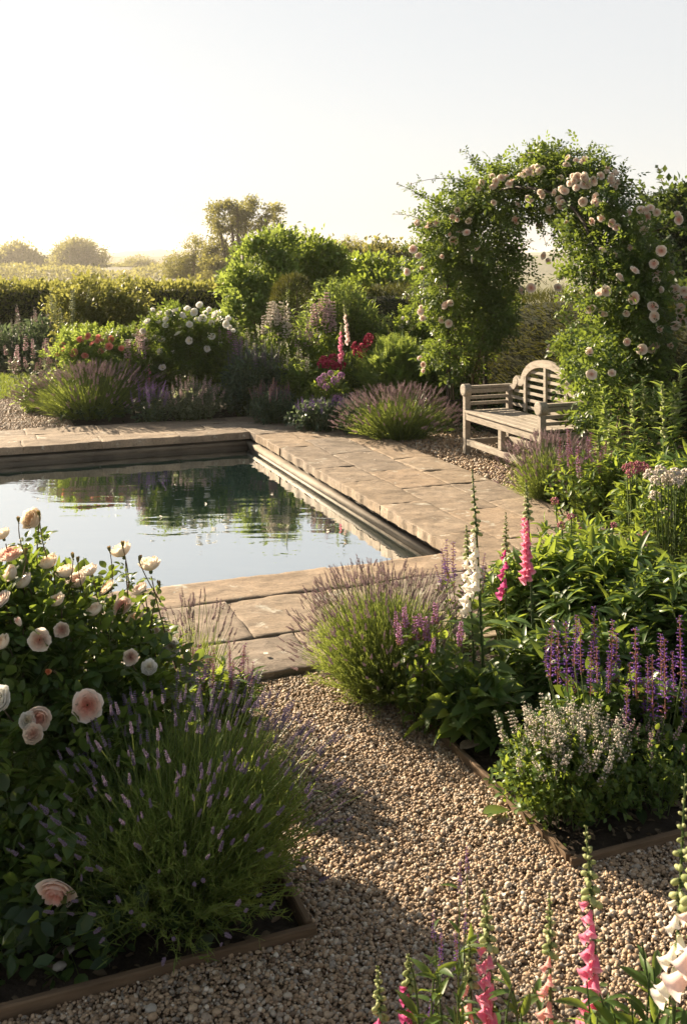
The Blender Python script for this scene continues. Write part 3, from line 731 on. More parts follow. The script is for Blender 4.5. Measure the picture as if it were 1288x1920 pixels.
# paving -------------------------------------------------------------
def slabs(m, x0, x1, y0, y1, rows, along, wmin, wmax, z=.022, th=.06, gap=.004, edge=.007, lift=.003):
    """riven slabs laid in courses; along 'x' or 'y' is the direction of a course"""
    a0, a1, b0, b1 = (x0, x1, y0, y1) if along == 'x' else (y0, y1, x0, x1)
    bs = [b0]; 
    for r_ in rows: bs.append(bs[-1] + r_)
    sc = (b1 - b0) / (bs[-1] - b0); bs = [b0 + (b - b0) * sc for b in bs]
    for i in range(len(bs) - 1):
        a = a0 - rs.rand() * .2
        while a < a1 - .05:
            w = rs.uniform(wmin, wmax); e = a + w
            if e > a1 - wmin * .6: e = a1
            lo = max(a, a0)
            slab(m, lo + gap / 2, e - gap / 2, bs[i] + gap / 2, bs[i + 1] - gap / 2, along, z + rs.uniform(-lift, lift), th, edge)
            a = e
def slab(m, a0, a1, b0, b1, along, z, th, edge, step=.026):
    na = max(4, int((a1 - a0) / step)); nb = max(4, int((b1 - b0) / step)); o = rs.rand(3) * 60
    ta, tb = rs.uniform(-.004, .004, 2); rn = rs.rand()
    bv = .004
    A = np.concatenate(([a0, a0 + bv], np.linspace(a0 + bv, a1 - bv, na)[1:-1], [a1 - bv, a1]))
    B = np.concatenate(([b0, b0 + bv], np.linspace(b0 + bv, b1 - bv, nb)[1:-1], [b1 - bv, b1]))
    na, nb = len(A) - 1, len(B) - 1
    V = []
    def P(a, b, zz):
        return G(a, b, zz) if along == 'x' else G(b, a, zz)
    ea = [edge * (mnoise.noise(Vector((b * 7, o[0], 1))) + .5 * mnoise.noise(Vector((b * 25, o[0], 4)))) for b in B], [edge * (mnoise.noise(Vector((b * 7, o[0], 9))) + .5 * mnoise.noise(Vector((b * 25, o[0], 7)))) for b in B]
    eb = [edge * (mnoise.noise(Vector((a * 7, o[1], 2))) + .5 * mnoise.noise(Vector((a * 25, o[1], 5)))) for a in A], [edge * (mnoise.noise(Vector((a * 7, o[1], 6))) + .5 * mnoise.noise(Vector((a * 25, o[1], 8)))) for a in A]
    for j in range(nb + 1):
        for i in range(na + 1):
            a, b = A[i], B[j]
            n1 = mnoise.noise(Vector((a * 2.2 + o[0], b * 4.5 + o[1], o[2]))); n2 = mnoise.noise(Vector((a * 11 + o[0], b * 17, o[2])))
            q = (n1 + .35 * n2) * 2.6; st = math.floor(q); fr = q - st; st = (st + min(1, fr * 8)) / 2.6     # layered sandstone steps
            zz = z + .009 * st + .0015 * n2 + ta * (i / na - .5) + tb * (j / nb - .5)
            if i in (0, na) or j in (0, nb): zz -= .003 + .003 * n2
            fa = i / na; fb = j / nb
            if i <= 1: a += ea[0][j]
            if i >= na - 1: a += ea[1][j]
            if j <= 1: b += eb[0][i]
            if j >= nb - 1: b += eb[1][i]
            V.append(P(a, b, zz))
    f = []; n_ = na + 1
    for j in range(nb):
        for i in range(na):
            q = j * n_ + i; f.append((q, q + 1, q + n_ + 1, q + n_) if along == 'x' else (q, q + n_, q + n_ + 1, q + 1))
    m.add(V, f, 0, rn)
    ring = [i for i in range(na + 1)] + [j * n_ + na for j in range(1, nb + 1)] + [nb * n_ + i for i in range(na - 1, -1, -1)] + [j * n_ for j in range(nb - 1, 0, -1)]
    S = [V[q] for q in ring]; k = len(ring); cen = np.mean(V, 0); f = []
    for lv in (1, 2, 3):
        for q in ring:
            p = V[q].copy(); p[2] += (z - th - p[2]) * lv / 3
            if lv < 3: 
                n3 = mnoise.noise(Vector((p[0] * 16, p[1] * 16, p[2] * 40 + o[0]))); dv = p - cen; dv[2] = 0; p += dv / (np.linalg.norm(dv) + 1e-6) * edge * .6 * n3
            S.append(p)
    for lv in range(3):
        for i in range(k):
            i2 = (i + 1) % k; fc = (lv * k + i, lv * k + k + i, lv * k + k + i2, lv * k + i2); f.append(fc if along == 'x' else fc[::-1])
    m.add(S, f, 0, rn)
CE = 3.12                                                            # coping edge over the pool
m = MB()
slabs(m, PX0 - .3, 4.28, 4.47, PY0 - .42, [.42, .56], 'x', .65, 1.15, z=.024)          # near paving
slabs(m, CE + .40, 4.42, PY0 - .41, PY1 + 1.14, [.40, .36], 'y', .50, .95, z=.022)      # right-hand walk
slabs(m, PX0 - .3, CE + .39, PY1 + .34, PY1 + 1.14, [.38, .40], 'x', .55, 1.0, z=.020)  # far walk
m.build('stone_paving', M['stone'], kind='structure')
sheet('paving_bed', [(PX0 - .3, 4.28, 4.47, PY0 - .1), (CE + .02, 4.42, PY0 - .1, PY1 + 1.14), (PX0 - .3, CE + .02, PY1 + .06, PY1 + 1.14)], -.002, M['joint'])
pool = thing('garden_pool', 'sunken rectangular garden pool with worn sandstone coping and dark water', 'pool', G((PX0 + PX1) / 2, (PY0 + PY1) / 2))
pb = np.array(pool.location)
def pbuild(m, name, mat):
    for a in m.v: a -= pb
    return m.build(name, mat, pool)
m = MB()
slabs(m, PX0 - .3, CE + .0, PY0 - .415, PY0 - .03, [.4], 'x', .7, 1.4, z=.028, th=.071, edge=.010, gap=.005)
slabs(m, CE + .0, CE + .395, PY0 - .415, PY1 + .33, [.4], 'y', .55, 1.1, z=.030, th=.075, edge=.018, gap=.005)
slabs(m, PX0 - .3, CE - .005, PY1 - .02, PY1 + .33, [.36], 'x', .7, 1.3, z=.028, th=.075, edge=.012, gap=.005)
pbuild(m, 'coping', M['stone'])
def gbox(m, x0, x1, y0, y1, z0, z1):
    v = [G(x0,y0,z0),G(x1,y0,z0),G(x1,y1,z0),G(x0,y1,z0),G(x0,y0,z1),G(x1,y0,z1),G(x1,y1,z1),G(x0,y1,z1)]
    m.add(v, [(0,3,2,1),(4,5,6,7),(0,1,5,4),(1,2,6,5),(2,3,7,6),(3,0,4,7)])
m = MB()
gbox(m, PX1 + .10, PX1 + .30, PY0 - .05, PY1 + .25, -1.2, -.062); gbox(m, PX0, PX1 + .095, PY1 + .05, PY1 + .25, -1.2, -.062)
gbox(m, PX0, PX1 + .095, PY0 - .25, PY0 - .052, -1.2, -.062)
pbuild(m, 'wall', M['pool_shade'])
m = MB()
gbox(m, PX1 + .022, PX1 + .098, PY0 - .048, PY1 + .048, -.120, -.078); gbox(m, PX1 + .045, PX1 + .098, PY0 - .048, PY1 + .048, -.9, -.122)
gbox(m, PX0, PX1 + .020, PY1 + .0, PY1 + .048, -.120, -.078); gbox(m, PX0, PX1 + .043, PY1 + .02, PY1 + .048, -.9, -.122)
pbuild(m, 'ledge', M['pool_wall'])
m = MB(); m.add([G(PX0, PY0 - .05, WATER_Z), G(PX1 + .09, PY0 - .05, WATER_Z), G(PX1 + .09, PY1 + .05, WATER_Z), G(PX0, PY1 + .05, WATER_Z)], [(0, 1, 2, 3)])
m.build('pool_water', M['water'], kind='structure')

# gravel ------------------------------------------------------------
PEB = []
for q in range(5):
    k = MB(); ball(k, (0, 0, 0), (1, 1, 1), 6, 4); A = k.arrays(); o = rs.rand(3) * 30
    for i, p in enumerate(A['v']): A['v'][i] = p * (1 + .22 * mnoise.noise(Vector(p * 1.1 + o)))
    PEB.append(A)
def pebbles(name, rects, dens, size, zr, avoid=None):
    m = MB()
    for (x0, x1, y0, y1) in rects:
        n = int((x1 - x0) * (y1 - y0) * dens); X = rs.uniform(x0, x1, n); Y = rs.uniform(y0, y1, n)
        pos = np.stack((X * CT - Y * ST, X * ST + Y * CT, rs.uniform(zr[0], zr[1], n) + .006 * np.sin(X * 5 + 1.3) * np.sin(Y * 4)), -1)
        sc = size * np.exp(rs.randn(n) * .31)[:, None] * np.stack((rs.uniform(.85, 1.35, n), rs.uniform(.7, 1.0, n), rs.uniform(.5, .75, n)), -1)
        a = rs.rand(n) * 6.28; tl = rs.randn(n, 3) * .28 + np.array((0, 0, 1.0)); z = nrm(tl); x = nrm(np.stack((np.cos(a), np.sin(a), np.zeros(n)), -1) - z * (np.cos(a) * z[:, 0] + np.sin(a) * z[:, 1])[:, None])
        Rm = np.stack((x, np.cross(z, x), z), -1); rn = rs.rand(n)
        for q in range(5): m.scatter(PEB[q], pos[q::5], Rm[q::5], sc[q::5], rn[q::5])
    return tag(m.build(name, M['pebble']), kind='stuff')
pebbles('gravel', [(.96, 1.85, 2.70, 4.45), (-.3, 3.4, 1.91, 2.71), (-.4, 1.5, 1.45, 1.92)], 19500, .0057, (-.009, .004))
pebbles('gravel', [(4.43, 5.7, 6.9, 10.4)], 1700, .012, (-.012, .002))
pebbles('gravel', [(-2.0, 1.3, 12.02, 14.85)], 2600, .010, (-.010, .002))

# timber edging ------------------------------------------------------
def edging(label, p, q, h=.030, w=.022):
    a = np.array(p); b = np.array(q); ln = np.linalg.norm(b - a); rz = math.atan2(b[1] - a[1], b[0] - a[0])
    o = MB(); box(o, (0, -w / 2, -.05), (ln, w / 2, h), 0, .004)
    ob = o.build('timber_edging', M['timber'], None, False); ob.location = tuple(a); ob.rotation_euler = (rs.uniform(-.03, .03), 0, rz)
    tag(ob, label, 'edging board', 'timber boards edging the beds')
edging('dark timber board between gravel path and left lavender', G(.965, 2.74), G(.965, 4.42))
edging('dark timber board in front of the left lavender bed', G(-2.2, 2.715), G(.98, 2.715))
edging('worn timber board along the path beside the pale catmint', G(1.86, 2.74), G(1.86, 4.42))
edging('timber board crossing in front of the pale catmint bed', G(1.845, 2.715), G(4.6, 2.715))

# ================================================================== BENCH
def make_bench():
    b0 = G(4.82, 8.98); rz = math.atan2(-CT, ST)
    root = thing('garden_bench', 'weathered grey teak bench with arched slatted back under the rose arch', 'bench', b0, rz)
    Lb, D = 1.44, .50; W = M['teak']; bv = .004
    def part(name, fn):
        m = MB(); fn(m); return m.build(name, W, root, False)
    for x in (0, Lb - .055): part('leg', lambda m: box(m, (x, 0, 0), (x + .055, .06, .615), 0, bv))
    part('leg', lambda m: box(m, (Lb / 2 - .03, .006, .155), (Lb / 2 + .03, .055, .345), 0, bv))
    for x in (0, Lb - .055): part('leg', lambda m: box(m, (x, D, 0), (x + .055, D + .055, .66), 0, bv))
    part('front_rail', lambda m: box(m, (.057, .004, .345), (Lb - .057, .045, .42), 0, bv))
    part('stretcher', lambda m: box(m, (.057, .008, .09), (Lb - .057, .052, .15), 0, bv))
    part('stretcher', lambda m: box(m, (.057, D + .005, .09), (Lb - .057, D + .045, .15), 0, bv))
    for x in (.006, Lb - .05): part('side_rail', lambda m: (box(m, (x, .062, .345), (x + .044, D - .002, .41), 0, bv), box(m, (x, .062, .09), (x + .044, D - .002, .145), 0, bv)))
    def seat(m):
        n = 5; w = (D - .012 + .018) / n
        for i in range(n): box(m, (.058 if i == 0 else .06, -.018 + i * w, .4225), (Lb - .058, -.018 + (i + 1) * w - .008, .445), 0, bv)
    part('seat', seat)
    # arms: four rails between the posts and a round scroll on the front post
    for x in (0, Lb - .055):
        def arm(m):
            for (z, dz, dx) in ((.49, .032, .010), (.55, .032, .010), (.61, .045, .004), (.66, .026, -.002)):
                box(m, (x + dx, .062, z), (x + .055 - dx, D - .002 if z < .65 else D + .06, z + dz), 0, bv)
        a = part('armrest', arm)
        m = MB(); k = 20; cz = .645; r = .062
        v = []; 
        for yy, rr in ((-.012, r - .008), (-.018, r - .02)): pass
        for (yy, rr) in ((-.016, .0), (-.016, r - .012), (-.010, r), (.060, r), (.064, .0)):
            for i in range(k):
                t = 2 * math.pi * i / k; v.append((x + .0275 + rr * math.cos(t), yy, cz + rr * math.sin(t)))
        f = []
        for j in range(4):
            for i in range(k): i2 = (i + 1) % k; f.append((j * k + i, j * k + i2, (j + 1) * k + i2, (j + 1) * k + i))
        m.add(v, f); m.build('scroll', W, a, False)
    # back frame: swept outline
    cxm = Lb / 2
    half = [(.70, .635), (.66, .650), (.615, .66), (.575, .672), (.555, .70), (.545, .735), (.515, .755), (.485, .745), (.462, .728), (.438, .726), (.41, .748), (.388, .79), (.358, .833), (.312, .873), (.25, .908), (.175, .934), (.09, .949), (0, .954)]
    path = [(cxm - a, z) for a, z in half] + [(cxm + a, z) for a, z in half[-2::-1]]
    def sweep(m, pts, wd, y0, y1):
        v = []; n = len(pts)
        for i, (x, z) in enumerate(pts):
            xa, za = pts[max(0, i - 1)]; xb, zb = pts[min(n - 1, i + 1)]; tx, tz = xb - xa, zb - za; l = math.hypot(tx, tz); nx_, nz = -tz / l, tx / l
            w = wd(i) / 2
            v += [(x + nx_ * w, y0, z + nz * w), (x - nx_ * w, y0, z - nz * w), (x - nx_ * w, y1, z - nz * w), (x + nx_ * w, y1, z + nz * w)]
        f = [(3, 2, 1, 0), (4 * n - 4, 4 * n - 3, 4 * n - 2, 4 * n - 1)]
        for i in range(n - 1):
            for k in range(4): k2 = (k + 1) % 4; f.append((4 * i + k, 4 * i + k2, 4 * i + 4 + k2, 4 * i + 4 + k))
        m.add(v, f)
    back = thing_part = None
    N_ = len(path)
    def frame(m):
        sweep(m, path, lambda i: .055 if i < 4 or i > N_ - 5 else .072, D + .002, D + .044)
        for s in (-1, 1):    # scroll roundels
            k = 16; v = []
            for yy in (D - .002, D + .046):
                for i in range(k): v.append((cxm + s * .525 + .038 * math.cos(6.283 * i / k), yy, .735 + .038 * math.sin(6.283 * i / k)))
            f = [tuple(range(k)), tuple(range(2 * k - 1, k - 1, -1))] + [(i, k + i, k + (i + 1) % k, (i + 1) % k) for i in range(k)]
            m.add(v, f)
    bk = part('backrest', frame)
    def outline(x):
        a = abs(x - cxm); zs = [(aa, zz) for aa, zz in half]
        for (a1, z1), (a2, z2) in zip(zs, zs[1:]):
            if a2 <= a <= a1: return z2 + (z1 - z2) * (a - a2) / (a1 - a2 + 1e-9)
        return .63
    def xlim(z):
        for i in range(200):
            a = .70 * (1 - i / 200)
            if outline(cxm - a) > z + .045: return a
        return 0
    bars = [-.36, 0, .36]
    for b in bars:
        m = MB(); box(m, (cxm + b - .02, D + .002, .446), (cxm + b + .02, D + .024, outline(cxm + b) - .03), 0, .002); m.build('upright', W, bk, False)
    z = .475
    while z < .93:
        a = min(xlim(z), .66) if z > .58 else .664
        if a > .08:
            m = MB()
            box(m, (cxm - a, D + .026, z), (cxm + a, D + .042, z + .030), 0, .002)
            m.build('back_slat', W, bk, False)
        z += .072
    return root
make_bench()

# ================================================================== DISTANT TREES, HEDGES
def tree(label, u, d, v_top, wpx, v_low, n, clump, lmat='tree_leaf', lobes=None, ln=None, dense=.5, name='tree', trunk_r=None, group='trees beyond the hedge', gz=None):
    top = EYE + (HOR - v_top) / FPX * d; low = EYE + (HOR - v_low) / FPX * d; w = wpx / FPX * d / 2
    x = (u - CX) / FPX * d; base = np.array((x, d, ground_z(x, d) if gz is None else gz))
    H = top - low
    if lobes is None:
        lobes = [(0, .42, .95, .40), (-.45, .36, .55, .32), (.45, .36, .55, .32), (0, .70, .62, .30), (-.25, .62, .55, .28), (.30, .60, .6, .28)]
    L = [(x + lx * w, d + rs.uniform(-.3, .3) * w, low + lz * H, rx * w, rx * w * .9, rz * H) for (lx, lz, rx, rz) in lobes]
    return shrub(name, label, 'tree', L, n, SIMPLE, ln or w * .07, lmat, group, trunk_r or w * .07, clump, base, inner=dense, stem_n=9, stemname='trunk')
tree('hazy round oak with flat crown in the far mist', 148, 380, 450, 112, 532, 22000, 420)
tree('misty low spreading tree at the far left edge', 30, 400, 458, 140, 535, 20000, 340, lobes=[(.1, .66, .46, .36), (-.5, .45, .6, .3), (.6, .38, .45, .3), (-.1, .4, .8, .34)])
tree('small rounded tree fading in mist above the hedge', 261, 420, 479, 80, 530, 12000, 260)
tree('faint distant tree half hidden behind the rounded misty oak', 205, 600, 494, 100, 535, 4000, 100)
tree('green spreading tree left of the tall willow', 352, 125, 441, 92, 540, 12000, 260, lobes=[(.25, .62, .62, .36), (-.35, .42, .58, .28), (.3, .3, .7, .3), (-.1, .2, .8, .2)])
tree('tall airy willow standing highest behind the hedge', 452, 115, 366, 165, 545, 24000, 150, dense=.4,
     lobes=[(-.30, .72, .44, .20), (.35, .80, .52, .18), (.62, .62, .34, .16), (-.55, .50, .40, .20), (-.2, .35, .6, .25), (.05, .88, .3, .12), (-.5, .2, .5, .2), (.2, .15, .7, .2)], trunk_r=.42, ln=.30)
tree('small distant round tree behind the pale shrub', 655, 150, 438, 70, 510, 6000, 160)
def treeline():
    m = MB(); n = 20000; d = 46
    X = rs.uniform(-3.0, 5.5, n); hh = np.array([2.6 + .35 * mnoise.noise(Vector((x * .8, 2, 0))) + .3 * mnoise.noise(Vector((x * 3, 5, 0))) for x in X])
    Z = np.minimum(hh, hh - np.abs(rs.randn(n)) * 1.3) + rs.rand(n) ** 6 * .5; pos = np.stack((X, d + rs.randn(n) * .6, Z), -1)
    m.scatter(SIMPLE, pos, frames(rdir(n) + np.array((0, 0, .5)), rdir(n)), .16 * rs.uniform(.6, 1.4, n))
    tag(m.build('treeline', M['tree_leaf']), kind='stuff')
treeline()
def far_trees():
    m = MB(); n = 16000
    X = rs.uniform(-150, -20, n); d = 330 + rs.randn(n) * 8
    hh = np.array([1.95 - 12 / FPX * 330 + 2.2 * mnoise.noise(Vector((x * .06, 7, 0))) + 1.0 * mnoise.noise(Vector((x * .3, 3, 0))) for x in X]); Z = hh - np.abs(rs.randn(n)) * 4.0
    pos = np.stack((X, d, Z), -1); m.scatter(SIMPLE, pos, frames(rdir(n) + np.array((0, 0, .5)), rdir(n)), .9 * rs.uniform(.6, 1.4, n))
    tag(m.build('far_treeline', M['tree_leaf']), kind='stuff')
far_trees()

def hedge(name, label, p, q, wid, h, n, ln, lmat, rnd_top=.35, tm=SIMPLE, cat='hedge', wob=.08):
    p = np.array(p, float); q = np.array(q, float); L = np.linalg.norm(q - p); ax = (q - p) / L; sd = np.array((-ax[1], ax[0], 0))
    root = thing(name, label, cat, p)
    prof = [(-.5, 0), (-.5, .45), (-.5, .72), (-.46, .88), (-.34, .97), (0, 1), (.34, .97), (.46, .88), (.5, .7), (.5, 0)]
    ns = max(4, int(L / .25)); m = MB(); v = []; f = []
    ends = []
    for i in range(ns + 1):
        s = L * i / ns
        for (a, b) in prof:
            pt = ax * s + sd * a * wid + np.array((0, 0, b * h)); dv = mnoise.noise(Vector(pt * 1.3 + p)) * wob
            v.append(pt * 1.0 - np.array((0, 0, .10)) * (b > .1) + sd * (-np.sign(a)) * .06 + sd * np.sign(a) * dv + np.array((0, 0, dv if b > .6 else 0)))
    k = len(prof)
    for i in range(ns):
        for j in range(k - 1): f.append((i * k + j, (i + 1) * k + j, (i + 1) * k + j + 1, i * k + j + 1))
    f += [tuple(range(k)), tuple(range(ns * k + k - 1, ns * k - 1, -1))]
    m.add(v, f, 1)
    # leaves on the skin
    seg = np.array([math.hypot((prof[j + 1][0] - prof[j][0]) * wid, (prof[j + 1][1] - prof[j][1]) * h) for j in range(k - 1)]); 
    j = rs.choice(k - 1, n, p=seg / seg.sum()); t = rs.rand(n); pr = np.array(prof); ab = pr[j] * (1 - t[:, None]) + pr[j + 1] * t[:, None]
    s = rs.uniform(-.05, L + .05, n); dn = (pr[j + 1] - pr[j]) * np.array((wid, h)); on = nrm(np.stack((-dn[:, 1], dn[:, 0]), -1))
    nn = sd * on[:, :1] + np.array((0, 0, 1.0)) * on[:, 1:]
    pos = ax * s[:, None] + sd * (ab[:, :1] * wid) + np.array((0, 0, 1.)) * (ab[:, 1:] * h)
    dv = np.array([mnoise.noise(Vector(x * 1.3 + p)) for x in pos]) * wob + rs.randn(n) * .035 - .02 + (rs.rand(n) ** 8) * .12
    pos += nn * dv[:, None]
    m.scatter(tm, pos, frames(nn + rs.randn(n, 3) * .5 + np.array((0, 0, .4)), rdir(n)), ln * rs.uniform(.6, 1.3, n))
    m.build('foliage', [M[lmat], M['core']], root)
    return root
hedge('clipped_hedge', 'long clipped hedge with sunlit golden top across the back lawn', (-10.5, 20.8, 0), (-2.0, 21.2, 0), 1.6, 1.45, 26000, .085, 'hedge_leaf')
hedge('yew_hedge', 'low dark yew hedge with bronze top running behind the arch', (.35, 17.0, 0), (4.6, 9.6, 0), .8, 1.50, 42000, .085, 'yew', tm=NEEDLE)

# lawn blades
def lawn_grass():
    n = 14000; X = rs.uniform(-3, 1.3, n); Y = rs.uniform(14.9, 18.1, n); P0 = np.stack((X * CT - Y * ST, X * ST + Y * CT, np.full(n, -.006)), -1)
    e = P0 + np.stack((rs.randn(n) * .02, rs.randn(n) * .02, rs.uniform(.03, .06, n)), -1); m = MB(); ribbons(m, P0, (P0 + e) / 2, e, .012, .003, 2)
    tag(m.build('lawn_grass', M['blade']), kind='stuff')
lawn_grass()
# low ground cover under the border plants
def cover():
    m = MB(); 
    for (x0, x1, y0, y1, n, hz) in ((1.15, 3.0, 12.15, 16.5, 3000, .22), (3.0, 6.2, 12.0, 17, 4000, .25), (4.35, 5.6, 9.9, 12, 900, .12), (5.6, 9, 6, 12, 4500, .22), (4.5, 8, 3, 7.0, 3500, .2), (2.0, 5.0, 2.9, 4.4, 1800, .12), (-1.5, .85, 2.76, 4.4, 4200, .15)):
        X = rs.uniform(x0, x1, n); Y = rs.uniform(y0, y1, n); pos = np.stack((X * CT - Y * ST, X * ST + Y * CT, rs.rand(n) * hz), -1)
        m.scatter(LEAF, pos, frames(rs.randn(n, 3) * np.array((1, 1, .5)) + np.array((0, 0, .5)), np.array((0, 0, 1.)) + rs.randn(n, 3) * .4), .07 * rs.uniform(.5, 1.3, n))
    tag(m.build('ground_cover', M['dark_leaf']), kind='stuff')
    m = MB(); n = 900; X = rs.uniform(-1.5, .93, n); Y = rs.uniform(2.75, 3.2, n); X[:450] = rs.uniform(1.88, 3.6, 450); pos = np.stack((X * CT - Y * ST, X * ST + Y * CT, rs.uniform(-.016, .0, n)), -1)
    m.scatter(LEAF, pos, frames(rs.randn(n, 3) * np.array((1, 1, .25)), np.array((0, 0, 1.)) + rs.randn(n, 3) * .5), .035 * rs.uniform(.4, 1.3, n)); tag(m.build('leaf_litter', M['cane']), kind='stuff')
cover()

# ================================================================== MIDDLE DISTANCE SHRUBS
G_SH = 'shrubs behind the border'
shrub('shrub', 'hazy bronze bush rising in front of the clipped hedge', 'shrub', [pxl(185, 560, 17, 62, 45, .55), pxl(225, 590, 17, 55, 50, .5), pxl(140, 590, 17, 45, 55, .5), pxl(190, 620, 17, 75, 45, .5)], 9000, LEAF, .075, 'hedge_leaf', G_SH, clump=160, sprigs=26)
shrub('shrub', 'tall bright yellow green shrub in front of the willow', 'shrub', [pxl(485, 505, 17, 48, 55, .5), pxl(455, 545, 17, 38, 50, .5), pxl(520, 470, 17.3, 40, 38, .5), pxl(470, 600, 16.6, 60, 50, .5), pxl(520, 560, 17, 50, 60, .5)], 12000, LEAF, .085, 'bright_leaf', G_SH, clump=190, sprigs=36, inner=.6)
shrub('shrub', 'mid green shrub with upright leafy shoots beside the bright shrub', 'shrub', [pxl(580, 490, 19, 55, 45, .6), pxl(610, 510, 19, 45, 45, .6), pxl(555, 530, 19, 50, 55, .6)], 9000, LEAF, .085, 'green_leaf', G_SH, clump=150, sprigs=40)
shrub('shrub', 'leafy shrub with arching shoots left of the rose arch', 'shrub', [pxl(690, 515, 21, 60, 32, .7), pxl(740, 520, 21, 50, 30, .7), pxl(650, 530, 21, 45, 40, .7), pxl(720, 545, 20, 80, 30, .6)], 9000, LEAF, .10, 'green_leaf', G_SH, clump=150, sprigs=40)
shrub('topiary_dome', 'dark clipped yew dome between the green shrubs', 'topiary', [pxl(550, 570, 15.6, 41, 54, .36)], 6000, NEEDLE, .08, 'yew', None, inner=.85)
stemplant('feathery_shrub', 'broad pale green feathery shrub behind the pink foxgloves', 'shrub', gp(640, 14.4), .78, .55, 1.72, 240, LANCE, .10, 44, 'bright_leaf', .15, .006, .12, .6, None, 1400, zmin=.35, out=.8)
shrub('dark_tree', 'dark green tree behind the arch at the right edge', 'tree', [pxl(1270, 420, 17, 70, 85, .8), pxl(1230, 480, 17, 45, 80, .7), pxl(1320, 480, 17, 80, 120, .8), pxl(1290, 600, 16.5, 110, 130, .9)], 16000, SIMPLE, .13, 'dark_leaf', None, .06, 240, stemname='trunk', sprigs=20)
shrub('laurel', 'dark laurel mass behind the right leg of the arch', 'shrub', [pxl(1240, 660, 11.5, 90, 110, .6), pxl(1180, 700, 11.5, 70, 90, .5), pxl(1320, 650, 11.5, 90, 130, .6)], 5000, LEAF3, .12, 'dark_leaf', None, inner=.6)

# ================================================================== FAR BORDER
lavender('large lavender mound at the left end of the far border', gp(172, 12.45), .88, .55, .62, 650, 520, .075, per=14, stemw=.006, nl=.06)
lavender('lavender mound beside the stone walk left of the bench', gp(748, 10.95), .66, .42, .54, 600, 460, .07, per=14, stemw=.0055, nl=.055)
lavender('sunlit lavender mound in front of the right end of the bench', gp(1030, 8.15), .42, .36, .50, 560, 420, .055, per=14, stemw=.004, nl=.045)
GB = 'perennials in the far border'
# white rose
def rosebush(label, lobes, n, ln, lmat, px, rmat, size, name='rose_bush', group='rose bushes', kinds=('open', 'cup'), fill=0, buds=0, sprigs=10, default=13, lo=True):
    root = shrub(name, label, 'rose bush', lobes, n, ROSELEAF_S, ln, lmat, group, stem_r=.012, clump=n // 28, sprigs=sprigs * 3, inner=.6)
    b = np.array(root.location); L = np.array(lobes)
    for (u, v) in px:
        d = ray_lobes(u, v, lobes, default) - .02; p = at(u, v, d) - b
        nd = nrm(np.array((rs.uniform(-.6, .3), -.8, .55)) + rs.randn(3) * .35)
        place('blossom', rose(rmat, kinds[rs.randint(len(kinds))], not lo), root, p, zframes(nd[None])[0], size * rs.uniform(.75, 1.15))
    return root
wl = [pxl(345, 625, 13.5, 72, 48, .42), pxl(300, 660, 13.4, 42, 50, .4), pxl(395, 650, 13.5, 42, 55, .4), pxl(350, 690, 13.4, 70, 50, .4)]
rosebush('full white rose bush in the far border', wl, 4200, .11, 'arch_leaf',
    [(287,583),(300,590),(277,604),(298,606),(330,584),(318,588),(342,592),(356,610),(376,574),(385,590),(392,582),(404,590),(410,600),(397,606),(345,597),(365,586),(312,600),(275,640),(303,637),(335,627),(356,639),(268,660),(300,660),(398,633),(425,608),(432,615),(414,646),(388,655),(325,662),(305,690),(310,610),(380,598),(368,600),(352,582),(437,622),(428,600),(290,635),(270,620)], 'rose_white', .052)
rosebush('coral and peach rose bush beside the left lavender', [pxl(175, 655, 13.4, 52, 32, .4), pxl(225, 660, 13.4, 45, 32, .4), pxl(130, 680, 13.3, 40, 32, .35), pxl(190, 695, 13.2, 70, 35, .4)], 2600, .10, 'bright_leaf',
    [(166,631),(187,634),(120,650),(122,656),(212,636),(185,640),(193,641),(150,640),(175,645),(140,662),(205,650),(228,655),(160,668),(190,660),(110,668),(240,668)], 'rose_red', .052)
rosebush('peach rose bush just behind the coral one', [pxl(190, 640, 13.9, 55, 26, .35), pxl(150, 650, 13.8, 40, 26, .3)], 900, .09, 'green_leaf', [(200,630),(180,626),(210,640),(170,640),(155,632),(140,645),(222,632),(130,652)], 'rose_pale', .05)
rosebush('small pale pink rose bush left of the white rose', [pxl(240, 655, 13.8, 30, 34, .3), pxl(255, 680, 13.7, 30, 30, .3)], 1100, .09, 'arch_leaf', [(226,626),(222,632),(250,631),(245,640),(262,642)], 'rose_pale', .05, sprigs=14)
# left end
def spire_clump(label, base, h, rx, n, arrs, mats, ln, tm, leaf_ln, lmat, name='perennial', cat='perennial', per=10, group=GB, stem_r=.005, nst=None, zmin=.55, ry=None, extra=0, base_f=.55, out=.9):
    root, P = stemplant(name, label, cat, base, rx, ry or rx, h, nst or n, tm, leaf_ln, per, lmat, .08, stem_r, .1, base_f, group, extra, zmin=zmin, out=out)
    p, t = top_ends(P, n)
    sp = nrm(t + np.array((0, 0, 1.2))); p = p - sp * ln * .3
    spikes(root, arrs, mats, p, sp, ln * rs.uniform(.7, 1.2, n))
    return root
spire_clump('pale pink lupin like spires at the far left border end', gp(62, 14.2), .70, .42, 22, BETO, [M['palepink'], M['stem']], .20, LEAF, .09, 'silver_leaf', 'lupin', 'flower clump')
spire_clump('pale flowered grey green clump below the far hedge', gp(85, 18.2), .95, .7, 26, CALA, [M['palepink'], M['silver_leaf']], .22, LANCE, .14, 'blue_leaf', 'hazy_perennial', 'flower clump', extra=1200)
spire_clump('blue green leafy clump on the lawn edge at far left', gp(10, 18.4), .75, .8, 24, CALA, [M['offwhite'], M['blue_leaf']], .15, LANCE, .14, 'blue_leaf', 'leafy_perennial', 'leafy plant', extra=1500)
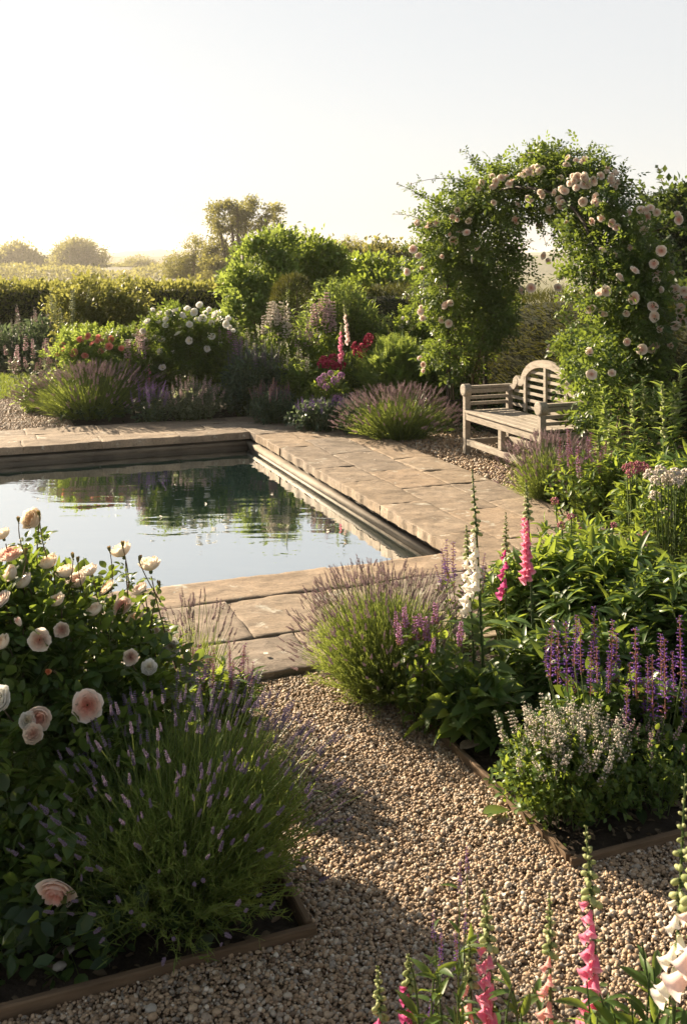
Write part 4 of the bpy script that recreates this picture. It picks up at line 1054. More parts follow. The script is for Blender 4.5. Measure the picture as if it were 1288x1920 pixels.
spire_clump('yellow flowered tall stems in front of the bronze bush', gp(125, 16.2), 1.25, .35, 16, CALA, [M['fox_bud'], M['silver_leaf']], .3, LANCE, .12, 'hedge_leaf', 'tall_perennial', 'flower clump')
stemplant('euphorbia', 'yellow green low mound left of the large lavender', 'leafy plant', gp(68, 13.0), .30, .26, .40, 60, LANCE, .10, 16, 'bright_leaf', group=GB, extra=400)
stemplant('artemisia', 'fresh green feathery mound behind the large lavender', 'leafy plant', gp(218, 12.9), .36, .3, .66, 90, FERN, .16, 12, 'bright_leaf', group=GB, extra=400)
spire_clump('silvery catmint with tiny pale flowers at the pool corner', gp(362, 12.25), .46, .45, 90, CALA, [M['palepink'], M['silver_leaf']], .12, LEAF, .045, 'silver_leaf', 'catmint', 'catmint', 10, None, .003, 120, .25, .36, 900)
spire_clump('violet salvia tuft between large lavender and silvery catmint', gp(285, 12.05), .40, .28, 30, SALV, [M['violet'], M['lav_flower_dark']], .18, LEAF, .05, 'blue_leaf', 'salvia', 'salvia', 10, None, .003, 50, .3)
spire_clump('dark blue green catmint with violet spires at the pool corner', gp(478, 12.6), .82, .50, 34, SALV, [M['lav_flower_dark'], M['blue_leaf']], .26, LANCE, .11, 'blue_leaf', 'catmint', 'catmint', 16, None, .004, 110, .25, .40, 900)
spire_clump('low dark catmint with muted mauve spikes beside the far walk', gp(515, 11.95), .42, .38, 40, SALV, [M['lav_flower_dark'], M['calyx']], .16, LANCE, .07, 'blue_leaf', 'catmint', 'catmint', 14, None, .003, 90, .2, .3, 600)
spire_clump('pale delphinium clump with white spires among light green leaves', gp(520, 13.3), 1.15, .40, 14, BETO, [M['offwhite'], M['stem']], .34, LANCE, .14, 'bright_leaf', 'delphinium', 'delphinium', 16, GB, .006, 46, .4, .35, 500)
spire_clump('light green perennial with fading cream spires beside feathery shrub', gp(575, 13.2), 1.02, .34, 12, CALA, [M['palepink'], M['bright_leaf']], .26, LANCE, .13, 'green_leaf', 'tall_perennial', 'leafy plant', 16, GB, .006, 40, .4, .3, 500)
spire_clump('tall light green stems right of the white rose', gp(440, 13.7), 1.0, .28, 10, CALA, [M['offwhite'], M['bright_leaf']], .25, LANCE, .13, 'bright_leaf', 'tall_perennial', 'leafy plant', 14, GB, .006, 34, .4, .28, 300)
spire_clump('loose pink lupin spires between coral rose and white rose', gp(262, 13.0), .92, .26, 12, BETO, [M['palepink'], M['stem']], .22, LANCE, .12, 'green_leaf', 'lupin', 'flower clump', 14, GB, .005, 34, .4, .3, 250)
spire_clump('airy grass green stems filling the gap right of the violet catmint', gp(430, 13.2), .98, .30, 14, CALA, [M['mauve'], M['silver_leaf']], .22, LANCE, .13, 'green_leaf', 'tall_perennial', 'leafy plant', 16, GB, .005, 40, .4, .3, 300)
spire_clump('white and pink spires in front of the feathery shrub', gp(600, 13.6), 1.25, .36, 12, BETO, [M['palepink'], M['stem']], .30, LANCE, .13, 'green_leaf', 'delphinium', 'delphinium', 16, GB, .006, 44, .4, .35, 400)
spire_clump('loose light green filler plants left of the phlox', gp(560, 12.6), .72, .34, 12, CALA, [M['offwhite'], M['bright_leaf']], .18, LANCE, .11, 'bright_leaf', 'tall_perennial', 'leafy plant', 16, GB, .005, 50, .3, .3, 350)
GF = 'foxgloves'
foxglove('small pink foxglove in front of the white rose', gp(283, 12.9), at(283, 668, 12.9), 'fox_pink', 9, .055, .5, .85, 5, stem_r=.008)
foxglove('small salmon foxglove between coral rose and white rose', gp(246, 13.0), at(246, 658, 13.0), 'fox_peach', 8, .055, .5, .85, 5, stem_r=.008)
foxglove('pink foxglove spire beside the crimson phlox', gp(646, 12.4), at(641, 605, 12.4), 'fox_pink', 18, .060, .60, .90, 8, stem_r=.009)
foxglove('pale blush foxglove spire bending left behind the pink one', gp(662, 12.8), at(644, 562, 12.8), 'fox_blush', 16, .058, .62, .86, 6, stem_r=.009, bow=(.08, 0))
foxglove('tall thin white foxglove above the pale delphinium', gp(548, 13.4), at(537, 530, 13.4), 'fox_white', 12, .045, .62, .84, 6, stem_r=.008, bow=(.04, 0))
foxglove('slanting blush foxglove left of the feathery shrub', gp(512, 13.3), at(533, 560, 13.3), 'fox_blush', 14, .05, .60, .84, 6, stem_r=.008)
# phlox: domed heads of florets
HEAD = None
def phlox_head(matn):
    m = MB()
    for i in range(46):
        d = nrm(rs.randn(3) * np.array((1, 1, .7)) + np.array((0, 0, .5))); octa(m, d * .55, .20, .40, d, 0, rs.rand())
    tubes(m, np.array([[0, 0, -.6]]), np.array([[0, 0, -.2]]), np.array([[0, 0, .2]]), .05, .05, 2, 4, 1)
    return m.mesh('flower_head', [M[matn], M['stem']])
def phlox(label, base, pts, d, matn, size, h, rx, name='phlox', lmat='green_leaf', tm=LANCE, ln=.10, n=40):
    root, P = stemplant(name, label, 'phlox', base, rx, rx * .8, h, n, tm, ln, 12, lmat, group=GB, extra=250, base_f=.5)
    me = [phlox_head(matn) for _ in range(2)]; b = np.array(root.location); m = MB()
    for i, (u, v) in enumerate(pts):
        p = at(u, v, d + rs.uniform(-.15, .1)) - b
        place('flower_head', me[i % 2], root, p, zframes(nrm(np.array((rs.uniform(-.4, .2), -.4, 1.0)))[None])[0], size * rs.uniform(.8, 1.15))
        q0 = p * np.array((.5, .5, 0)); tubes(m, q0[None], (q0 * .4 + p * .6)[None] , p[None], .005, .004, 4, 4)
    m.build('flower_stalk', M['stem'], root)
    return root
phlox('crimson phlox clump left of the bright green mound', gp(655, 12.9), [(607,676),(612,683),(625,672),(640,684),(672,660),(682,652),(692,634),(668,650),(632,690),(622,682),(604,684),(690,640),(680,665)], 12.7, 'crimson', .075, .85, .42)
phlox('mauve phlox clump below the pink foxglove', gp(616, 12.0), [(600,712),(608,706),(620,700),(628,714),(604,720),(612,726),(640,705),(632,748),(640,752),(628,744),(636,742)], 11.9, 'mauve', .055, .62, .30)
spire_clump('low violet geranium mound at the edge of the far walk', gp(600, 11.45), .36, .42, 50, CALA, [M['violet'], M['blue_leaf']], .10, LEAF, .06, 'blue_leaf', 'geranium', 'geranium', 12, GB, .003, 80, .2, .3, 700)
spire_clump('small mauve catmint beside the walk lavender', gp(668, 11.2), .40, .26, 26, SALV, [M['lav_flower_dark'], M['blue_leaf']], .16, LEAF, .05, 'blue_leaf', 'catmint', 'catmint', 12, None, .003, 50, .25, .25, 250)
stemplant('leafy_mound', 'bright green leafy mound left of the arch foot', 'leafy plant', gp(742, 12.5), .48, .42, .98, 130, FERN, .20, 14, 'bright_leaf', group=GB, extra=900, base_f=.4)
stemplant('leafy_mound', 'low green foliage under the left leg of the rose arch', 'leafy plant', gp(815, 12.6), .45, .4, .75, 90, LEAF3, .11, 14, 'green_leaf', group=GB, extra=500)
rosebush('small white shrub rose in front of the yew hedge', [pxl(772, 610, 13.6, 24, 26, .3), pxl(775, 650, 13.5, 30, 35, .3)], 1000, .09, 'green_leaf', [(756,598),(768,592),(780,604),(752,612),(762,605),(784,596)], 'rose_white', .034, sprigs=10)

# ================================================================== ROSE ARCH
def arch():
    root = thing('garden_arch', 'dark iron garden arch carrying the climbing rose', 'arch', gp(1000, 10.6))
    b = np.array(root.location); a0 = gp(875, 11.9) - b; a1 = gp(1150, 9.9) - b; ax = nrm(a1 - a0); sd = np.array((-ax[1], ax[0], 0)) * .28
    span = np.linalg.norm(a1 - a0); mid = (a0 + a1) / 2
    for s in (-1, 1):
        for e in (a0, a1):
            p = e + sd * s; m = MB(); tubes(m, p[None], (p + np.array((0, 0, 1.0)))[None], (p + np.array((0, 0, 2.0)))[None], .022, .022, 2, 8); m.build('post', M['iron'], root)
        m = MB(); prev = None
        for i in range(15):
            t = math.pi * i / 14; q = mid + sd * s - ax * math.cos(t) * span / 2 + np.array((0, 0, 2.0 + .75 * math.sin(t)))
            if prev is not None: tubes(m, prev[None], ((prev + q) / 2)[None], q[None], .018, .018, 1, 8)
            prev = q
        m.build('hoop', M['iron'], root)
    for i in range(6):
        for e in (a0, a1):
            m = MB(); z = .3 + .33 * i; tubes(m, (e - sd + np.array((0, 0, z)))[None], (e + np.array((0, 0, z)))[None], (e + sd + np.array((0, 0, z)))[None], .010, .010, 1, 6); m.build('rung', M['iron'], root)
arch()
AL = [pxl(845, 455, 11.8, 62, 62, .45), pxl(850, 530, 11.8, 62, 70, .45), pxl(885, 590, 11.8, 66, 70, .45), pxl(865, 650, 11.7, 62, 52, .42), pxl(915, 440, 11.5, 66, 74, .45), pxl(925, 540, 11.9, 38, 90, .40),
      pxl(850, 405, 11.6, 45, 32, .4), pxl(900, 362, 11.3, 34, 36, .4), pxl(955, 365, 11.1, 68, 48, .45), pxl(1030, 355, 10.7, 76, 52, .45), pxl(1100, 360, 10.3, 62, 58, .45), pxl(1130, 420, 10.1, 72, 66, .45),
      pxl(1110, 480, 9.9, 52, 60, .42), pxl(1150, 545, 9.7, 82, 70, .45), pxl(1140, 640, 9.6, 78, 66, .45), pxl(1210, 600, 9.7, 52, 90, .42), pxl(1115, 700, 9.3, 48, 62, .32), pxl(1205, 470, 9.8, 50, 66, .4), pxl(1100, 770, 9.2, 32, 36, .22), pxl(1180, 715, 9.7, 50, 46, .3), pxl(952, 520, 11.7, 28, 75, .3), pxl(1118, 735, 8.6, 36, 62, .2), pxl(1106, 690, 8.7, 30, 40, .18), pxl(1010, 332, 10.8, 58, 34, .4), pxl(1065, 322, 10.5, 55, 34, .4)]
def climbing_rose():
    root = thing('climbing_rose', 'huge blush climbing rose smothering the garden arch', 'climbing rose', gp(1000, 10.4))
    b = np.array(root.location); L = np.array(AL); L[:, :3] -= b
    n = 13500; cl = 640; cp, cd = lobe_points(L, cl, .55); k = rs.randint(0, cl, n)
    p = cp[k] + rs.randn(n, 3) * .085; d = nrm(cd[k] + rs.randn(n, 3) * .6)
    m = MB(); m.scatter(ROSELEAF_S, p, frames(d + np.array((0, 0, -.15)), np.array((0, 0, .8)) + rs.randn(n, 3) * .6 + d * .6), .115 * rs.uniform(.6, 1.3, n))
    # canes from the feet and long sprays
    S = MB(); segs = []
    for (u0, d0, targets) in ((872, 11.9, [(840, 600), (860, 560), (900, 560), (830, 500), (920, 480), (880, 640), (905, 620), (850, 660), (930, 590), (825, 640)]), (1150, 9.9, [(1130, 600), (1160, 560), (1110, 500), (1190, 620), (1120, 680), (1180, 500), (1100, 640), (1150, 660)])):
        for (u, v) in targets:
            f0 = gp(u0 + rs.uniform(-45, 45), d0 + rs.uniform(-.2, .2)) - b; e = at(u, v, d0 + rs.uniform(-.2, .2)) - b
            segs.append((f0, (f0 + e) / 2 + rs.randn(3) * np.array((.15, .1, .1)), e, .012))
    tg = [((880, 340), (770, 345), 11.5), ((905, 330), (868, 283), 11.3), ((905, 330), (880, 300), 11.3), ((1000, 330), (985, 295), 10.8), ((1050, 320), (1065, 285), 10.5), ((1060, 325), (1085, 285), 10.5), ((1130, 360), (1180, 350), 10.2), ((1150, 420), (1200, 362), 10.0), ((1080, 330), (1110, 318), 10.4),
          ((830, 400), (742, 345), 11.6), ((800, 450), (780, 420), 11.7), ((1130, 330), (1150, 315), 10.2), ((1180, 560), (1275, 540), 9.6), ((1190, 600), (1270, 610), 9.6), ((1200, 640), (1265, 650), 9.6), ((1170, 520), (1225, 470), 9.8), ((1220, 440), (1225, 390), 9.9), ((940, 350), (925, 310), 11.2), ((880, 440), (800, 510), 11.6), ((820, 470), (770, 480), 11.7),
          ((1060, 640), (1035, 660), 9.4), ((1080, 700), (1050, 690), 9.2), ((860, 400), (815, 395), 11.6)]
    tg_n = len(tg)
    for (cu, cv, dd) in ((800,420,11.6),(790,470,11.7),(820,385,11.6),(935,318,11.2),(1000,300,10.9),(1035,296,10.7),(975,308,11),(1020,305,10.8),(1050,302,10.6),(1090,305,10.4),(1130,325,10.2),(1165,345,10.1),(1200,385,10),(1235,430,9.9),(1250,480,9.7),(1260,560,9.6),(790,540,11.7),(800,600,11.7),(812,650,11.6),(1062,600,9.6),(1060,560,9.7),(1075,520,9.8),(960,470,11.5),(965,510,11.5),(950,560,11.6),(1060,450,10),(1000,415,10.9),(1030,412,10.7)):
        ou = np.array((cu - 1010, cv - 520.)); ou /= np.linalg.norm(ou); sgn = -1 if (960 <= cu <= 1075 and cv > 405) else 1
        ex = ou * sgn * rs.uniform(22, 55) + np.array((rs.randn() * 14, rs.uniform(-4, 22)))
        tg.append(((cu - ou[0] * 18 * sgn, cv - ou[1] * 18 * sgn), (cu + ex[0], cv + ex[1]), dd))
    P0 = []; P1 = []; P2 = []
    for (q, e, dd) in tg:
        a = at(*q, dd) - b; c = at(*e, dd + rs.uniform(-.15, .15)) - b
        P0.append(a); P2.append(c); P1.append((a + c) / 2 + np.array((0, 0, .10)))
        segs.append((a, P1[-1], c, .005))
    P0, P1, P2 = map(np.array, (P0, P1, P2)); leaves_on(m, P0, P1, P2, 16, ROSELEAF_S, .10, .1, 1.0, .9)
    for (a, c, e, r_) in segs: tubes(S, a[None], c[None], e[None], r_, r_ * .45, 7, 5)
    S.build('cane', M['cane'], root); m.build('foliage', M['arch_leaf'], root)
    big = [(968,412),(1010,422),(1015,366),(1030,395),(1045,405),(1012,358),(1062,418),(1107,416),(1128,408),(1160,522),(1107,582),(1047,517),(1046,555),(1045,540),(1125,330),(1135,325),(1150,327),(1228,594),(1239,618),(1254,648),(1222,576),(1187,508),(1230,515),(1225,495),(1219,391),(1206,430),(1200,420),(1274,412),(1268,404),(1033,655),(1108,703),(896,467),(882,487),(926,380),(880,415),(858,395),(845,440),(850,452),(785,480),(790,505),(775,468),(764,510),(828,600),(842,607),(838,570),(786,575),(790,585),(793,597),(787,672),(792,684),(795,695),(1000,325),(1012,322),(985,326),(975,330),(960,340),(1005,315),(925,350),(990,322),(1070,345),(1088,342),(1100,348),(1110,340),(1055,380),(875,437),(830,480),(1130,586),(1050,335),(1075,330),(1282,545),(1270,563),(1286,560),(1174,587),(955,345),(1155,340),(877,385),(862,437),(808,420),(995,540),(1020,480),(1025,490),(975,545),(1101,660),(1240,470),(1190,560),(1172,640),(1146,700),(1128,470)]
    for (cu, cv, k_) in ((1000,318,6),(945,335,5),(1090,335,6),(1140,335,5),(870,400,4),(1040,372,3),(800,430,4),(1165,420,3),(1215,400,4),(1240,520,4),(1262,600,4),(1180,470,3),(1075,300,4),(905,345,3),(1130,540,2),(1205,655,3),(845,570,3),(1060,345,4),(1120,380,3),(985,375,3)):
        for _ in range(k_): big.append((cu + rs.randn() * 14, cv + rs.randn() * 10))
    for (u, v) in big:
        d = ray_lobes(u, v, AL, 9.6 if u > 1060 else 11.0 if u > 900 else 11.6) - .04; p = at(u, v, d) - b
        nd = nrm(np.array((rs.uniform(-.7, .3), -.8, .25)) + rs.randn(3) * .35)
        sz = .049 if u > 1030 and v > 480 else .043
        place('blossom', rose('rose_blush' if rs.rand() < .45 and v > 400 else 'rose_pale', 'open' if rs.rand() < .65 else 'cup', False), root, p, zframes(nd[None])[0], sz * rs.uniform(.75, 1.2))
    for (q, e, dd) in tg[:12]:
        for _ in range(2):
            p = at(e[0] + rs.uniform(-6, 6), e[1] + rs.uniform(-6, 6), dd) - b
            place('bud', rose('rose_bud', 'bud', False), root, p, zframes(nrm(np.array((0, -.2, 1.0)) + rs.randn(3) * .3)[None])[0], .020)
climbing_rose()

# ================================================================== RIGHT BORDER
GR = 'perennials in the right border'
spire_clump('dusky pink salvia spikes in front of the bench lavender', gp(1092, 7.5), .50, .32, 16, SALV, [M['mauve'], M['calyx']], .24, LEAF, .06, 'green_leaf', 'salvia', 'salvia', 14, GR, .004, 40, .35, .25, 200)
lavender('dark little lavender between bench lavender and sedum', gp(1120, 7.8), .34, .25, .42, 240, 120, .05, per=12, stemw=.004, nl=.045)
def lily_stems(label, u, d, tops, name='lily'):
    root = thing(name, label, 'leafy spire', gp(u, d), 0, 'green leafy spires on the right')
    b = np.array(root.location); S = MB(); m = MB()
    for (uu, vv, dd) in tops:
        t = at(uu, vv, dd) - b; f0 = np.array((t[0] * .8, t[1], 0)); P = (f0[None], ((f0 + t) / 2 + np.array((.02, 0, 0)))[None], t[None]); tubes(S, *P, .008, .004, 6, 5)
        leaves_on(m, *P, 110, LANCE, .115, .10, 1.0, .75)
        n = 50; tt = rs.uniform(.62, 1.0, n); p = bez(P[0].repeat(n, 0), P[1].repeat(n, 0), P[2].repeat(n, 0), tt); o = rdir(n) + np.array((0, 0, .4))
        k = tmpl(lambda q: ball(q, (0, .5, 0), (.3, .5, .3), 5, 4, 1)); m.scatter(k, p, frames(o, rdir(n)), .035 * (1.25 - tt) * 2)
    S.build('stem', M['stem'], root); m.build('foliage', [M['bright_leaf'], M['fox_bud']], root)
lily_stems('pale green budding spire beside the right arch leg', 1185, 7.6, [(1185, 732, 7.6)])
lily_stems('tallest budding green spire near the right edge', 1242, 7.3, [(1241, 718, 7.3)])
lily_stems('leafy green stems without buds behind the two spires', 1210, 8.4, [(1205, 708, 8.4), (1225, 735, 8.3), (1275, 690, 8.6), (1262, 712, 8.3)])
lily_stems('light green leafy shoots left of the budding spires', 1140, 8.0, [(1130, 730, 8.1), (1142, 790, 7.9), (1158, 800, 7.8), (1120, 810, 7.8)])
stemplant('leafy_mound', 'pale green leafy mound under the budding spires', 'leafy plant', gp(1175, 7.4), .42, .3, .55, 80, LANCE, .10, 16, 'green_leaf', group=GR, extra=300)
stemplant('leafy_mound', 'dark leafy mass at the right edge behind the white flowers', 'leafy plant', gp(1275, 7.0), .5, .4, .62, 80, LANCE, .13, 16, 'green_leaf', group=GR, extra=300)
phlox('dusky red sedum heads left of the white flowers', gp(1190, 6.6), [(1174,878),(1184,872),(1195,872),(1206,874),(1180,888),(1192,884),(1203,882),(1213,880)], 6.5, 'dusk_pink', .032, .52, .16, 'sedum', n=16)
phlox('big white phlox heads at the right edge', gp(1255, 5.9), [(1218,892),(1237,884),(1252,896),(1228,903),(1265,888),(1245,905),(1275,898),(1228,932),(1285,890),(1258,902),(1268,905),(1250,965)], 5.8, 'offwhite', .042, .70, .32, ln=.09, n=40)
phlox('few pink blooms above the leafy phlox bed', gp(1080, 5.6), [(1052,985),(1090,995),(1195,1010),(1205,1020),(1210,1002),(1070,970),(1040,940),(1150,985)], 5.5, 'dusk_pink', .026, .55, .34, 'pink_phlox', ln=.10, n=24)
# leafy mass
stemplant('leafy_phlox', 'broad light green phlox foliage right of the foxgloves', 'leafy plant', gp(1120, 4.95), .50, .40, .56, 190, LANCE, .125, 20, 'green_leaf', group=GR, extra=500, base_f=.6, zmin=.4)
stemplant('leafy_phlox', 'dark green phlox foliage at the right edge behind the salvia', 'leafy plant', gp(1270, 4.6), .36, .36, .55, 110, LANCE, .12, 20, 'rose_leaf', group=GR, extra=220, base_f=.6, zmin=.4)
stemplant('leafy_phlox', 'bright young foliage between the two tall foxgloves', 'leafy plant', gp(985, 5.0), .26, .22, .48, 80, LANCE, .11, 16, 'bright_leaf', group=GR, extra=120, base_f=.6, zmin=.4)
stemplant('leafy_phlox', 'shaded leaves below the pale phlox and above the salvia', 'leafy plant', gp(1080, 4.35), .38, .22, .36, 90, LANCE, .12, 16, 'rose_leaf', group=GR, extra=150, base_f=.6, zmin=.4)
# front lavender on the right
lavender('sunlit lavender mound spilling over the path by the near paving', gp(728, 4.52), .40, .42, .52, 2600, 760, .036, 100, 18, stemw=.0022, lean=(-.04, 0), nl=.032, fmat='lav_flower')
spire_clump('violet salvia spikes behind the right front lavender', gp(862, 5.0), .44, .14, 12, SALV, [M['violet'], M['calyx']], .20, LEAF, .05, 'green_leaf', 'salvia', 'salvia', 10, None, .003, 18, .5, .12)
foxglove('tall white foxglove with budding tip beside the pool corner', gp(908, 4.3), at(885, 880, 4.3), 'fox_white', 15, .046, .50, .72, 14, stem_r=.008, leaf_len=.24, leafmat='bright_leaf', leaf_z=.42, bow=(.01, 0))
foxglove('shorter white foxglove left of the tall white one', gp(893, 4.35), at(874, 985, 4.35), 'fox_white', 13, .044, .52, .80, 0, stem_r=.006)
foxglove('tall bright pink foxglove right of the white foxglove', gp(1001, 4.5), at(986, 905, 4.5), 'fox_pink', 24, .046, .54, .82, 9, stem_r=.008, leaf_len=.20, bow=(.01, 0))
foxglove('small thin pink foxglove between white and pink foxgloves', gp(948, 4.6), at(948, 960, 4.6), 'fox_magenta', 8, .040, .52, .76, 5, stem_r=.005)
spire_clump('pink betony with dark leaves against the right front lavender', gp(815, 4.14), .44, .17, 11, BETO, [M['mauve'], M['calyx']], .085, LEAF3, .055, 'green_leaf', 'betony', 'betony', 9, GR, .003, 20, .5, .13, 120)
stemplant('leafy_mound', 'dark green leaves under the white foxglove by the edging', 'leafy plant', gp(885, 4.08), .20, .16, .24, 30, BROAD, .13, 8, 'green_leaf', group=GR, extra=160)
# salvia clump
def salvia_front():
    root, P = stemplant('salvia', 'large violet salvia clump in front of the phlox foliage', 'salvia', gp(1165, 3.85), .36, .22, .34, 90, LEAF3, .075, 16, 'rose_leaf', group=None, extra=500, base_f=.7, zmin=.3)
    b = np.array(root.location); tops = [(1035,1160,1270),(1046,1180,1280),(1060,1165,1290),(1080,1150,1245),(1086,1160,1260),(1113,1135,1250),(1108,1200,1300),(1118,1210,1310),(1148,1160,1270),(1155,1185,1290),(1190,1175,1310),(1195,1215,1330),(1213,1230,1300),(1238,1185,1290),(1245,1195,1340),(1273,1150,1270),(1280,1250,1350),(1180,1240,1330),(1075,1215,1300),(1025,1190,1250),(1140,1225,1300),(1222,1225,1345),(1260,1220,1310),(1176,1280,1380),(1205,1270,1370),(1285,1290,1370)]
    S = MB(); pos = []; dr = []; ln = []
    for (u, v0, v1) in tops:
        d = 3.75 + rs.uniform(-.15, .2); a = at(u, v0, d) - b; c = at(u + rs.uniform(-4, 4), v1, d) - b
        pos.append(c); dr.append(a - c); ln.append(np.linalg.norm(a - c)); f0 = c * np.array((.7, .7, 0)); tubes(S, f0[None], (c * .5 + f0 * .5)[None], c[None], .0035, .0025, 4, 4)
    S.build('flower_stalk', M['stem'], root)
    spikes(root, SALV, [M['violet'], M['calyx']], np.array(pos), np.array(dr), np.array(ln))
salvia_front()
# pale catmint
def catmint_front():
    base = gp(1060, 3.52)
    root, P = stemplant('catmint', 'pale flowering catmint at the corner of the right bed', 'catmint', base, .30, .26, .32, 170, LEAF, .030, 26, 'green_leaf', .15, .0022, .15, .4, None, 1500, zmin=.25, yaw=TH)
    p, t = top_ends(P, 95); sp = nrm(t + np.array((0, 0, .7)))
    spikes(root, CALA, [M['offwhite'], M['silver_leaf']], p - sp * .05, sp, .11 * rs.uniform(.7, 1.25, 95))
catmint_front()
spire_clump('small catmint sprigs right of the pale catmint', gp(1210, 3.6), .26, .20, 20, CALA, [M['palepink'], M['silver_leaf']], .09, LEAF, .03, 'green_leaf', 'catmint', 'catmint', 18, None, .002, 50, .25, .18, 400)
# fallen leaf and yellowing leaves
def fallen(label, p, rz, s, col, group='fallen leaves'):
    m = MB(); m.add(BROAD['v'], lv=BROAD['lv'], lt=BROAD['lt'], rnd=.8); o = m.build('fallen_leaf', col); o.location = p; o.scale = (s * 1.3, s, s * .5); o.rotation_euler = (.2, .1, rz); tag(o, label, 'leaf', group)
fallen('yellow green leaf lying on the gravel by the edging', tuple(gp(905, 3.49, .015)), -1.3, .10, M['bright_leaf'])
fallen('brown leaf lying at the right bed corner under foxglove leaves', tuple(gp(862, 3.88, .05)), -1.0, .11, M['cane'])

def petals():
    k = 0
    for (gx0, gx1, gy0, gy1, z, n) in ((1.0, 1.8, 2.4, 4.4, .006, 9), (4.4, 5.6, 7.2, 9.6, .008, 8), (3.6, 4.2, 7.0, 10, .032, 5), (1.0, 2.2, 4.6, 5.3, .034, 4), (.6, 2.9, 6.3, 9.5, WATER_Z + .003, 9)):
        for _ in range(n):
            m = MB(); petal(m, 0, 1.0, .5, .9, .1, 5, 4, 1.0); ob = m.build('fallen_petal', M['rose_pale']); ob.location = tuple(G(rs.uniform(gx0, gx1), rs.uniform(gy0, gy1), z)); s_ = rs.uniform(.014, .022); ob.scale = (s_, s_, s_ * .6); ob.rotation_euler = (rs.randn() * .3, rs.randn() * .3, rs.rand() * 6)
            if z < 0: tag(ob, 'pale rose petal floating on the dark pool water', 'petal', 'floating rose petals'); continue
            tag(ob, 'pale fallen rose petal lying on the gravel or paving', 'petal', 'fallen rose petals')
petals()

